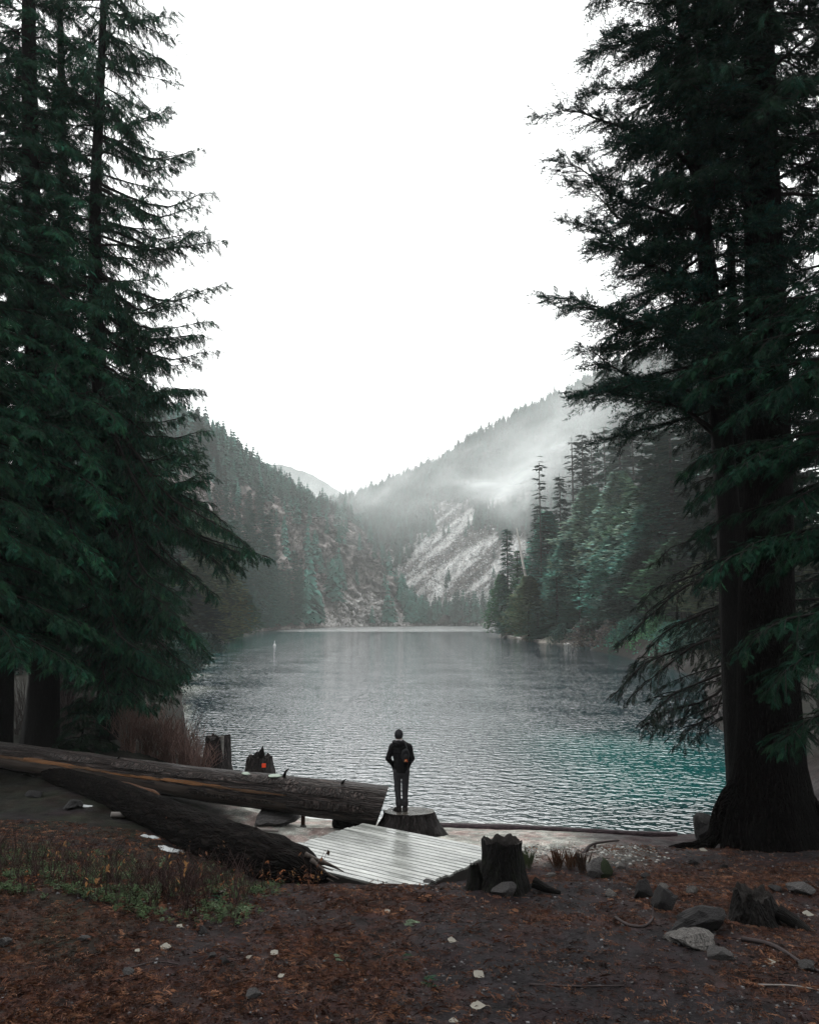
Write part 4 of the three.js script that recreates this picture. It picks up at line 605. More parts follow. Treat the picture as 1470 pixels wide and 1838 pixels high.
// right bank: the huge trunk, the leaning spruce against it, and a hemlock that leans in from beyond the frame
const bigBark = std([0.010, 0.0088, 0.0086], { map: barkMap, bumpMap: barkBump, bumpScale: 0.16, roughness: 0.95, specularIntensity: 0.05 });
nearTree({ name: 'great_conifer', label: 'huge dark conifer trunk with flaring roots at the right of the shore', group: rightG, seed: 301, style: 'hemlock', color: [0.010, 0.042, 0.026], size: 0.66, dense: 0.8, gap: 0.11, step: 0.16, flare: 0.3, lobes: 5, trunkMat: bigBark,
  trunk: [[foot(1378, 17.6, -0.1), 1.08], [TP(1378, 1480, 17.6), 0.95], [TP(1378, 1430, 17.6), 0.82], [TP(1378, 1370, 17.6), 0.71], [TP(1378, 1300, 17.6), 0.65], [TP(1372, 1100, 17.6), 0.58], [TP(1377, 800, 17.6), 0.47], [TP(1370, 500, 17.6), 0.42], [TP(1363, 240, 17.6), 0.37], [TP(1360, -100, 17.6), 0.3], [TP(1358, -400, 17.6), 0.2]],
  from: 11.6, to: 25, count: 130, shape: (f, az, r) => { const w = lerp(3.6, 2.8, f) * (0.7 + 0.5 * r()); return (f < 0.22 && Math.sin(az) > 0) || (f < 0.2 && r() < 0.4) ? null : [w, 0.1, 0.38, 0.05]; },
  tips: [[TP(1540, 405, 17.2), 11.4, 0.5], [TP(1520, 330, 16.8), 12.2, 0.3], [TP(1500, 620, 17), 9.4, 0.3], [TP(1270, 300, 15.5), 14.2], [TP(1210, 150, 15.5), 15.6], [TP(1300, 120, 14.5), 15.8], [TP(1420, 150, 14.5), 15.6], [TP(1240, 60, 15), 16.6]] });
{ // the long root that runs from the huge trunk to the water
  const t = scene.children[scene.children.length - 1], o = t.position, G = (px, py, d) => at(px, py, d).sub(o), gr = (x, d, k = 0.02) => V(x, ground(x, -d) + k, -d).sub(o), b = at(1378, 1500, 17.6);
  for (const [pts, r] of [[[G(1326, 1400, 17.5), G(1300, 1448, 17.5), gr(b.x - 1.25, 17.6, 0.1), gr(b.x - 1.75, 17.9), gr(b.x - 2.0, 18.1, -0.05)], [0.16, 0.2, 0.14, 0.08, 0.03]], [[G(1440, 1420, 17.4), G(1462, 1460, 17.3), gr(b.x + 1.4, 17.3, 0.06), gr(b.x + 1.9, 17.4, -0.04)], [0.16, 0.2, 0.12, 0.04]]]) { const c = curve(pts, 14), f = table(r.map((q, i) => [i / (r.length - 1), q])); mesh('root', tube(c, c.map((_, i) => f(i / 14)), 12, (th, s, q) => q * (1 + 0.2 * n3(Math.cos(th) * 1.5, s * 2, Math.sin(th) * 1.5))), bigBark, t); }
}
nearTree({ name: 'spruce_tree', label: 'leaning spruce against the huge right trunk with boughs reaching left over the sky', group: rightG, seed: 302, style: 'spruce', color: GREENS.spruce, size: 0.85, dense: 0.7, gap: 0.11, step: 0.14, flare: 0.25, trunkMat: bark([0.008, 0.0074, 0.0076], 1.5, 0.03, 0.95),
  trunk: [[foot(1332, 18.9, -0.1), 0.4], [TP(1322, 1200, 18.6), 0.33], [TP(1308, 950, 18.4), 0.27], [TP(1288, 700, 18.2), 0.22], [TP(1266, 450, 18), 0.19], [TP(1240, 200, 18), 0.16], [TP(1222, 0, 18), 0.13], [TP(1200, -220, 18), 0.06]],
  from: 9.9, to: 20.5, count: 115, shape: (f, az, r) => [lerp(3.0, 1.9, f) * (0.6 + 0.6 * r()), -0.05, 0.28, 0.18],
  tips: [[TP(1062, 8, 17.5)], [TP(1055, 112, 17.6)], [TP(1040, 175, 17)], [TP(962, 212, 17.2), 15.6, 0.15], [TP(985, 288, 17), 14.2, 0.25], [TP(1025, 330, 17.5), 13.6], [TP(1008, 398, 17.3), 12.6, 0.25], [TP(1060, 440, 17.6), 12], [TP(968, 535, 17), 11.4, 0.35], [TP(1010, 560, 16.8), 10.9, 0.3], [TP(1040, 622, 17.3), 10, 0.3], [TP(1045, 712, 17), 9.4, 0.35], [TP(1090, 690, 17.6), 9.2, 0.3], [TP(1100, 60, 16.5)], [TP(1110, 250, 16.5)], [TP(1120, 470, 16.5)]].map(([p, h, b]) => [p, h ?? p.y + 0.8, b ?? 0.15]) });
nearTree({ name: 'hemlock_tree', label: 'hemlock at the right frame edge behind the huge trunk', group: rightG, seed: 305, style: 'hemlock', color: [0.010, 0.041, 0.026], size: 0.75, dense: 0.8, gap: 0.17, step: 0.22,
  trunk: [[foot(1492, 22.5), 0.3], [TP(1485, 800, 22.5), 0.24], [TP(1480, 300, 22.5), 0.16], [TP(1478, -150, 22.5), 0.06]],
  from: 4.5, to: 30, count: 95, shape: hemShape(3.2, 2.0) });
nearTree({ name: 'hemlock_tree', label: 'half-bare hemlock behind the huge right trunk trailing grey boughs over the water', group: rightG, seed: 303, style: 'hemlock', color: [0.026, 0.044, 0.038], size: 0.55, dense: 0.6, gap: 0.15, step: 0.2, 
  trunk: [[foot(1345, 20.2, -0.3), 0.3], [TP(1330, 900, 20.4), 0.24], [TP(1316, 600, 20.5), 0.16], [TP(1310, 430, 20.5), 0.08]],
  from: 3.2, to: 12.5, count: 80, shape: (f, az, r) => [lerp(2.3, 1.3, f) * (0.6 + 0.5 * r()), 0.0, 0.35, 0.0],
  tips: [[TP(1108, 1160, 19.5), 6.6, 0.35], [TP(1135, 1200, 19), 5.8, 0.3], [TP(1130, 1255, 18.7), 5, 0.35], [TP(1105, 1248, 19.4), 5.2, 0.4], [TP(1150, 1325, 19), 3.9, 0.4], [TP(1170, 1290, 18.6), 4.3, 0.35], [TP(1150, 1090, 19.2), 7.2, 0.35], [TP(1180, 1010, 19.4), 7.9, 0.4], [TP(1215, 1340, 18.9), 3.7, 0.45]] });
nearTree({ name: 'hemlock_tree', label: 'hemlock leaning in from beyond the right frame edge with fresh fronds across the trunk', group: rightG, seed: 304, style: 'hemlock', color: [0.014, 0.066, 0.04], size: 0.45, dense: 1, gap: 0.08, step: 0.11,
  trunk: [[foot(1640, 14.2), 0.26], [TP(1630, 900, 14.2), 0.22], [TP(1620, 500, 14.2), 0.16], [TP(1615, 150, 14.2), 0.08]],
  from: 3.4, to: 14, count: 110, shape: (f, az, r) => [lerp(2.2, 1.6, f) * (0.65 + 0.5 * r()), 0.12, 0.42, 0],
  tips: [[TP(1250, 560, 14.2), 10.1, 0.25], [TP(1200, 690, 14.4), 9.2, 0.4], [TP(1268, 1042, 13.2), 5.9, 0.3], [TP(1300, 1020, 13.4), 6.2, 0.3], [TP(1332, 1178, 12.8), 4.6, 0.3], [TP(1372, 1250, 12.6), 3.9, 0.3], [TP(1405, 1340, 12.6), 3.2, 0.4], [TP(1300, 760, 13.6), 8.4, 0.3], [TP(1230, 720, 14), 9, 0.35], [TP(1225, 850, 14.2), 7.7, 0.45], [TP(1240, 905, 13.8), 7.2, 0.35], [TP(1255, 960, 14), 6.9, 0.45], [TP(1330, 620, 13.6), 9.6, 0.3], [TP(1380, 930, 13), 7, 0.3], [TP(1320, 850, 13.2), 7.8, 0.3], [TP(1410, 700, 13), 9, 0.3]] });

// ---------------------------------------------------------------- trees of the middle distance and of the hills
function midConifer(seed, { h = 30, r0 = 3.6, whorls = 44, per = 7, sparse = 0, bare = 0.04, droop = 0.35, leaf = 1.5, taper = 0.85, clump = 3 }) {
  const r = rng(seed), g = new Geo(), n = whorls;
  for (let i = 0; i < n; i++) {
    const f = bare + (1 - bare) * (i + r() * 0.8) / n, y = h * f, L0 = r0 * Math.pow(1 - f, taper) * (f < 0.2 ? lerp(0.7, 1, f / 0.2) : 1) + 0.25, k = Math.max(3, Math.round(per * (1 - 0.4 * f))), a0 = r() * 6.28;
    for (let j = 0; j < k; j++) {
      if (r() < sparse) continue;
      const a = a0 + (j + (r() - 0.5) * 0.9) / k * 6.283, L = L0 * (0.4 + 0.8 * r()), ca = Math.cos(a), sa = Math.sin(a), yy = y + (r() - 0.5) * h / n * 2.6, m = Math.max(2, Math.round(L * 1.1));
      const P = (t) => [ca * L * t, yy - droop * L * t * t + 0.12 * L * t, sa * L * t];
      { const b = P(0), e = P(0.9); g.diamond(b, [e[0] * 0.5, (b[1] + e[1]) / 2 + 0.05, e[2] * 0.5], e, [e[0] * 0.5, (b[1] + e[1]) / 2 - 0.05, e[2] * 0.5], [0.5, 0.4, 0.4]); }
      for (let q = 0; q < m; q++) { const t = (q + 0.5 + 0.5 * r()) / m, p = P(t), w = leaf * (0.5 + 0.6 * r()) * (1.15 - 0.5 * t);
        const tint = () => { const b = 0.55 + 0.9 * r() * r() + 0.2 * r(), y = r(); return [b * (0.85 + 0.35 * y), b, b * (1.12 - 0.3 * y)]; }; const cc = tint(); for (let s = 0; s < clump; s++) { const an = a + (s - (clump - 1) / 2) * 1.0 + (r() - 0.5) * 0.5, dx = Math.cos(an) * w, dz = Math.sin(an) * w, dy = -w * (0.15 + 0.5 * r()) * droop * 2, wx = -dz * 0.22, wz = dx * 0.22, rise = w * 0.1 * (r() - 0.3); g.diamond(p, [p[0] + dx * 0.5 + wx, p[1] + dy * 0.3 + rise, p[2] + dz * 0.5 + wz], [p[0] + dx, p[1] + dy, p[2] + dz], [p[0] + dx * 0.5 - wx, p[1] + dy * 0.3 - rise, p[2] + dz * 0.5 - wz], cc); } }
    }
  }
  g.diamond([0, h * 0.97, 0], [0.06, h, 0], [0, h * 1.03, 0], [-0.06, h, 0], [1, 1, 1]);
  return g.build();
}
function fuzzyCrown(seed, { h = 24, r0 = 4.5, n = 1500, leaf = 0.75, low = 0.06, round = 0.55, droop = 0.25 }) {
  const r = rng(seed), g = new Geo();
  for (let i = 0; i < n; i++) {
    const f = low + (1 - low) * Math.pow(r(), 0.85), prof = Math.pow(Math.sin(Math.PI * clamp(Math.pow(f, 0.6) * 0.96 + 0.02)), round) * (1 - f * 0.35), a = r() * 6.283, lump = 1 + 0.6 * n3(Math.cos(a) * 1.8 + seed, f * 6, Math.sin(a) * 1.8), R = r0 * prof * lump * Math.pow(r(), 0.28), x = Math.cos(a) * R, z = Math.sin(a) * R, y = h * f + (r() - 0.5), bb = 0.45 + 1.3 * r() * r() + 0.2 * r(), yy = r(), cc = [bb * (0.85 + 0.35 * yy), bb, bb * (1.12 - 0.3 * yy)];
    for (let s = 0; s < 4; s++) { const an = a + (r() - 0.5) * 2.6, w = leaf * (0.5 + 0.8 * r()), dx = Math.cos(an) * w, dz = Math.sin(an) * w, dy = w * (0.25 - droop * 2.2 * r()), k = 0.3; g.diamond([x, y, z], [x + dx * 0.5 - dz * k, y + dy * 0.5 + 0.1, z + dz * 0.5 + dx * k], [x + dx, y + dy, z + dz], [x + dx * 0.5 + dz * k, y + dy * 0.5 - 0.1, z + dz * 0.5 - dx * k], cc); }
  }
  return g.build();
}
function farConifer(seed, slim = 1) {                                 // one metre high, for hillsides
  const r = rng(seed), g = new Geo(), n = 12;
  for (let i = 0; i < n; i++) { const f = 0.08 + 0.9 * (i + 0.4 * r()) / n, R = 0.2 * slim * Math.pow(1 - f, 0.8) + 0.012, k = 7, a0 = r() * 6.28; for (let j = 0; j < k; j++) { const bb = 0.6 + 0.8 * r(), a = a0 + (j + (r() - 0.5) * 0.8) / k * 6.283, L = R * (0.6 + 0.8 * r()), w = L * 0.42, c = Math.cos(a), s = Math.sin(a), dy = 0.035 + L * 0.25; g.diamond([0, f + 0.05, 0], [c * L * 0.55 - s * w, f + 0.01, s * L * 0.55 + c * w], [c * L, f - dy * 0.6, s * L], [c * L * 0.55 + s * w, f + 0.01, s * L * 0.55 - c * w], [bb, bb, bb]); } }
  const k = 0.012; for (const [x, z] of [[k, 0], [0, k]]) g.diamond([x, -0.1, z], [0, 0.5, 0], [0, 1.02, 0], [-x, -0.1, -z], [0.5, 0.45, 0.45]);
  return g.build();
}
const trunkGeo = new THREE.CylinderGeometry(0.35, 1, 1, 8, 1, true).translate(0, 0.5, 0);
const mids = {
  fir: [1, 2, 3].map((s) => midConifer(400 + s, { h: 30, r0: 3.7, whorls: 46, per: 8 })),
  spar: [midConifer(411, { h: 46, r0: 5.6, whorls: 40, per: 6, sparse: 0.22, droop: 0.18, leaf: 2.0, taper: 0.75 }), midConifer(412, { h: 34, r0: 4.2, whorls: 32, per: 6, sparse: 0.25, droop: 0.25, leaf: 1.7, taper: 0.75 })],
  layered: [midConifer(415, { h: 30, r0: 5.4, whorls: 22, per: 7, droop: 0.14, leaf: 1.9, clump: 4, taper: 0.6 }), midConifer(416, { h: 28, r0: 5, whorls: 24, per: 7, droop: 0.3, leaf: 1.8, clump: 4, taper: 0.6 })],
  fuzzy: [1, 2, 3].map((s) => fuzzyCrown(420 + s, { h: 24, r0: 4.8, n: 3000, leaf: 0.75, round: 0.75 })),
  bush: [1, 2].map((s) => fuzzyCrown(430 + s, { h: 6, r0: 4.2, n: 2600, leaf: 0.28, low: 0, round: 0.45 })),
};
const heights = { fir: 30, spar: 46, layered: 30, fuzzy: 24, bush: 6 };
const tones = { jade: [0.046, 0.138, 0.112], dark: [0.026, 0.058, 0.050], fir: [0.044, 0.115, 0.092], teal: [0.070, 0.215, 0.172], pale: [0.19, 0.32, 0.25], green: [0.055, 0.15, 0.078], yellow: [0.17, 0.20, 0.08], olive: [0.11, 0.155, 0.085], grey: [0.10, 0.092, 0.09] };
const toneMats = Object.fromEntries(Object.entries(tones).map(([k, c]) => [k, leafMat(c, { vertexColors: true })]));
const grey = std([0.05, 0.045, 0.042]);
const midProto = new Map();
function midTree(kind, i, tone, name, label, category, group, pos, sx, sy, turn) {
  const key = kind + i + tone; let t;
  if (midProto.has(key)) { t = midProto.get(key).clone(); t.name = numbered(name); scene.add(t); t.userData = {}; tag(t, label, category, group); }
  else { t = thing(name, label, category, V(), group); mesh('crown', mids[kind][i], toneMats[tone], t); if (kind !== 'bush') { const k = mesh('trunk', trunkGeo, grey, t); const h = heights[kind] * (kind === 'spar' && i ? 34 / 46 : 1) * (kind === 'fuzzy' ? 0.75 : 0.97); k.scale.set(0.26, h, 0.26); } midProto.set(key, t); }
  t.position.copy(pos); t.scale.set(sx, sy, sx); t.rotation.y = turn; return t;
}
{
  const r = rng(808), G1 = 'trees on the wooded point right of the lake', G2 = 'trees on the right shore behind the huge trunk', G3 = 'trees at the left water side';
  // base column, distance, top row, crown width in picture, kind, variant, tone, label, height of the foot above the water
  const list = [
    [973, 226, 819, 62, 'spar', 0, 'dark', 'tallest sparse spire of the wooded point, standing clear against the mist', G1, 3],
    [912, 246, 948, 46, 'fir', 0, 'fir', 'dark conifer at the outer left end of the wooded point', G1, 1],
    [900, 250, 1030, 44, 'fuzzy', 0, 'green', 'rounded green tree at the very tip of the wooded point', G1, 0.5],
    [948, 206, 1032, 58, 'fuzzy', 1, 'olive', 'olive-green bushy tree low at the front of the wooded point', G1, 1],
    [985, 232, 918, 72, 'fuzzy', 2, 'teal', 'grey-teal tree right of the tallest spire of the wooded point', G1, 3],
    [1062, 212, 874, 104, 'fuzzy', 0, 'pale', 'broad pale green tree in the middle of the wooded point', G1, 8],
    [1118, 196, 846, 96, 'fuzzy', 1, 'pale', 'pale yellowish green tree right of the broad pale one', G1, 12],
    [1010, 250, 852, 54, 'fir', 1, 'dark', 'slim dark conifer just right of the tallest spire', G1, 8],
    [1034, 262, 786, 64, 'spar', 1, 'dark', 'first of the three dark spires on the crest of the wooded point', G1, 16],
    [1053, 268, 779, 62, 'fir', 2, 'dark', 'second of the three dark spires on the crest of the wooded point', G1, 18],
    [1070, 256, 777, 72, 'layered', 0, 'dark', 'third dark spire on the crest with flat layered boughs', G1, 18],
    [1094, 250, 756, 82, 'layered', 1, 'fir', 'high layered conifer above the broad pale tree', G1, 20],
    [1122, 236, 764, 90, 'fir', 0, 'fir', 'high dark conifer at the top right of the wooded point', G1, 22],
    [1146, 220, 760, 100, 'layered', 0, 'dark', 'tall conifer half hidden by the spruce boughs', G1, 22],
    [1020, 210, 965, 70, 'fuzzy', 0, 'teal', 'teal-green tree below the broad pale tree', G1, 4],
    [1000, 196, 1030, 70, 'fir', 1, 'fir', 'small dark conifer above the dead logs of the point', G1, 2],
    [1040, 186, 1040, 70, 'layered', 1, 'fir', 'low dark conifer near the water on the wooded point', G1, 3],
    [1105, 168, 960, 86, 'fuzzy', 2, 'teal', 'teal-green rounded tree beside the hanging boughs', G1, 6],
    [1085, 176, 1030, 70, 'fir', 2, 'fir', 'small conifer in front of the teal-green tree', G1, 4],
    [1150, 178, 880, 96, 'fuzzy', 0, 'green', 'green tree right of the pale yellowish one', G1, 12],
    [968, 246, 905, 50, 'fir', 2, 'dark', 'dark conifer in the shade behind the tallest spire', G1, 5],
    [930, 236, 985, 40, 'fir', 1, 'green', 'narrow green conifer behind the leaning dead pole', G1, 2],
    [965, 199, 1085, 54, 'fir', 0, 'fir', 'short dark conifer at the foot of the wooded point', G1, 1],
    [1190, 150, 770, 130, 'fir', 1, 'fir', 'conifer seen between the spruce boughs and the leaning trunk', G2, 12],
    [1180, 140, 900, 120, 'fuzzy', 1, 'teal', 'teal-green tree seen left of the leaning trunk', G2, 8],
    [1240, 130, 800, 130, 'layered', 1, 'dark', 'dark layered conifer behind the leaning trunk', G2, 12],
    [1160, 132, 985, 120, 'fuzzy', 2, 'dark', 'dark bushy tree above the trailing grey boughs', G2, 4],
    [1225, 118, 960, 120, 'fuzzy', 0, 'green', 'dim green tree behind the trailing grey boughs', G2, 6],
    [1290, 112, 860, 150, 'fir', 0, 'dark', 'dark conifer close behind the huge trunk on its left', G2, 10],
    [1290, 104, 985, 110, 'fuzzy', 1, 'olive', 'olive tree glimpsed just left of the huge trunk', G2, 6],
    [1350, 104, 700, 190, 'fir', 1, 'dark', 'tall dark conifer hidden behind the huge trunk', G2, 12],
    [1430, 98, 780, 170, 'layered', 0, 'dark', 'dark conifer right of the huge trunk at the frame edge', G2, 10],
    [1445, 90, 940, 150, 'fuzzy', 2, 'olive', 'olive tree right of the huge trunk above the water', G2, 6],
    [1500, 96, 640, 200, 'fir', 2, 'dark', 'tall conifer cut off by the right frame edge', G2, 10],
    [1395, 92, 960, 130, 'fir', 0, 'fir', 'small conifer right of the huge trunk', G2, 6],
    [940, 240, 1000, 60, 'fir', 0, 'teal', 'teal-green conifer left of the olive bushy tree', G1, 1],
    [1085, 205, 930, 90, 'fuzzy', 0, 'teal', 'teal tree under the broad pale tree on its right', G1, 5],
    [1045, 225, 925, 80, 'fuzzy', 1, 'pale', 'pale tree under the broad pale tree on its left', G1, 5],
    [1130, 185, 905, 100, 'layered', 0, 'teal', 'teal layered conifer beside the hanging spruce boughs', G1, 9],
    [1150, 165, 1010, 100, 'fuzzy', 1, 'teal', 'teal rounded tree low on the right shore', G1, 5],
    [1190, 150, 850, 120, 'fuzzy', 0, 'pale', 'pale tree seen through the spruce boughs', G1, 10],
    [1000, 225, 985, 70, 'fuzzy', 1, 'teal', 'grey-teal tree in the lower middle of the wooded point', G1, 3],
    [1030, 200, 1075, 70, 'fuzzy', 2, 'green', 'low green tree just above the water of the point', G1, 1],
    [930, 242, 1070, 50, 'fuzzy', 0, 'fir', 'dark bushy tree above the pale drift logs', G1, 0.5],
    [1090, 160, 1075, 80, 'fuzzy', 1, 'fir', 'dark bushy tree at the water behind the greyish bush', G1, 1],
    [1215, 140, 760, 130, 'fir', 2, 'fir', 'tall conifer right behind the leaning trunk', G2, 12],
    [1270, 125, 720, 140, 'fir', 1, 'dark', 'tall dark conifer between the leaning and the huge trunk', G2, 12],
    [1330, 110, 850, 150, 'fuzzy', 1, 'dark', 'dark bushy tree hidden by the huge trunk', G2, 8],
    [372, 196, 918, 84, 'fuzzy', 1, 'olive', 'olive-green tree showing above the drooping left bough', G3, 2],
    [400, 205, 1015, 70, 'fuzzy', 2, 'yellow', 'yellow-green tree at the left water side', G3, 1],
    [378, 186, 1052, 66, 'fuzzy', 0, 'yellow', 'low yellow-green tree nearest the left water side', G3, 0.6],
    [436, 250, 1060, 50, 'fuzzy', 1, 'green', 'rounded green tree right of the yellow-green ones', G3, 1],
    [345, 180, 1000, 90, 'fuzzy', 2, 'olive', 'olive tree half hidden by the left cedar', G3, 1],
    [320, 190, 880, 90, 'fir', 1, 'fir', 'conifer half hidden by the left cedar', G3, 4],
    [280, 150, 900, 130, 'fir', 2, 'dark', 'dark conifer behind the left trunks', G3, 2],
    [210, 120, 860, 160, 'fir', 0, 'dark', 'dark conifer far behind the left trunks', G3, 2],
    [130, 110, 820, 180, 'layered', 1, 'dark', 'layered conifer far behind the broad left trunk', G3, 2],
    [40, 100, 800, 200, 'fir', 1, 'dark', 'dark conifer behind the left edge trunks', G3, 2],
    [330, 140, 1050, 110, 'fuzzy', 0, 'dark', 'dark bushy tree by the water behind the left cedar', G3, 0.5],
  ];
  for (const [px, d, top, w, kind, i, tone, label, group, footY] of list) {
    const p = at(px, 1100, d), H = at(px, top, d).y - footY; p.y = footY - 0.5;
    const R = { fir: 3.9, spar: i ? 4.4 : 5.8, layered: 5.6, fuzzy: 4.8, bush: 4.4 }[kind], h0 = kind === 'spar' && i ? 34 : heights[kind];
    midTree(kind, i, tone, kind === 'fuzzy' ? 'leafy_tree' : 'conifer_tree', label, 'tree', group, p, 1.35 * (w / FOCAL * d) / 2 / R, H / h0, r() * 6.28);
  }
  // the wood behind the viewpoint, whose shade lies over the slope
  { const ms = [], q = new THREE.Quaternion(), e = new THREE.Euler(), rr = rng(31); for (let i = 0; i < 34; i++) { const a = (i + rr() * 0.8) / 34 * Math.PI, D = 10 + 14 * rr(), x = Math.cos(a) * (D + 4), z = Math.sin(a) * D + 3, s = 0.75 + 0.35 * rr(); e.set(0, rr() * 6, 0); q.setFromEuler(e); ms.push(new THREE.Matrix4().compose(V(x, ground(x, z) - 0.5, z), q, V(s * 1.1, s, s * 1.1))); } tag(instances('forest', mids.fir[0], toneMats.dark, ms), 'dark conifer wood behind the viewpoint', '', '', 'stuff'); }
  // low growth at the feet of the point and along the left water side
  for (const [px, py, d, w, tone, label] of [[935, 1150, 232, 26, 'green', 'bright green bush at the tip of the point by the water'], [1015, 1156, 180, 60, 'dark', 'dark bush at the waterline of the wooded point'], [975, 1152, 200, 50, 'fir', 'dark green bush above the white drift logs'], [1060, 1160, 160, 80, 'grey', 'bare greyish bush spreading low over the water'], [1110, 1166, 148, 90, 'grey', 'bare greyish bush beside the trailing boughs'], [1170, 1180, 130, 100, 'dark', 'dark bush on the right shore behind the trailing boughs'], [1215, 1196, 108, 110, 'fir', 'dark green bush left of the leaning trunk at the water'], [1262, 1214, 88, 120, 'dark', 'dark bush at the water between the two right trunks'], [1128, 1176, 138, 80, 'fir', 'green bush behind the trailing grey boughs'], [1145, 1178, 126, 110, 'fir', 'wide green bush on the right shore'], [1190, 1186, 114, 120, 'green', 'dim green bush on the right shore behind the half-bare hemlock'], [1240, 1204, 96, 130, 'fir', 'wide dark bush at the water left of the huge trunk'], [1165, 1150, 150, 130, 'dark', 'dark thicket above the right shore'], [1230, 1160, 130, 150, 'dark', 'dark thicket higher on the right shore'], [1430, 1240, 70, 140, 'dark', 'dark bush by the water right of the huge trunk'], [1375, 1225, 78, 140, 'dark', 'dark bush hidden behind the huge trunk'], [465, 1132, 400, 34, 'grey', 'bare brownish bush at the foot of the left hillside'], [495, 1130, 420, 24, 'grey', 'smaller bare bush right of the brownish one'], [415, 1150, 220, 46, 'green', 'green bush by the boulders of the left water side'], [388, 1158, 184, 52, 'olive', 'olive bush overhanging the left waterline'], [352, 1160, 178, 70, 'grey', 'greyish bare bush in the shade of the left cedar'], [372, 1172, 132, 60, 'dark', 'dark bush at the left waterline under the drooping bough'], [345, 1186, 108, 80, 'fir', 'dark green bush at the left waterline behind the cedar'], [325, 1206, 86, 90, 'dark', 'dark bush at the left waterline lower than the green one'], [305, 1228, 70, 100, 'fir', 'dark green bush overhanging the left shallows'], [285, 1250, 58, 100, 'dark', 'dark bush by the water behind the reddish shrubs'], [250, 1245, 62, 120, 'dark', 'dark thicket behind the left cedar'], [180, 1235, 60, 140, 'dark', 'dark thicket seen between the left trunks'], [60, 1235, 58, 160, 'dark', 'dark thicket behind the broad left trunk'], [-20, 1240, 52, 160, 'dark', 'dark thicket at the left frame edge'], [830, 1120, 745, 36, 'grey', 'reddish bare thicket on the far beach'], [800, 1120, 748, 26, 'grey', 'bare thicket at the left end of the far beach']]) {
    const p = at(px, py, d); p.y = Math.max(0, p.y) - 0.4; midTree('bush', d % 2 ? 0 : 1, tone, 'bush', label, 'bush', 'bushes along the water', p, (w / FOCAL * d) / 2 / 4.2, (w / FOCAL * d) * 0.62 / 6, r() * 6);
  }
  const snag = thing('dead_pole', 'thin pale dead pole leaning out from the tip of the wooded point', 'dead tree', V()); mesh('trunk', tube([at(949, 1062, 228), at(938, 1010, 226), at(930, 965, 224), at(927, 948, 223)], [0.42, 0.34, 0.26, 0.12], 6), std([0.5, 0.48, 0.45]), snag);
  for (const [a, b, ra, label] of [[[905, 1147, 247], [935, 1151, 226], 0.4, 'pale drift log at the tip of the wooded point'], [[918, 1144, 250], [902, 1150, 238], 0.3, 'short pale drift log crossing another at the tip of the point'], [[955, 1154.5, 204], [985, 1157.5, 186], 0.3, 'long thin pale drift log at the waterline of the point'], [[1013, 1159, 170], [1040, 1161, 163], 0.22, 'drift log half under the greyish bush']]) { const q = thing('drift_log', label, 'log', V()), A = at(...a), B = at(...b); A.y = Math.max(A.y, 0.25); B.y = Math.max(B.y, 0.15); mesh('trunk', tube([A, A.clone().lerp(B, 0.5).add(V(0, 0.15, 0)), B], [ra, ra * 0.9, ra * 0.6], 7), std([0.42, 0.41, 0.39]), q); }
}
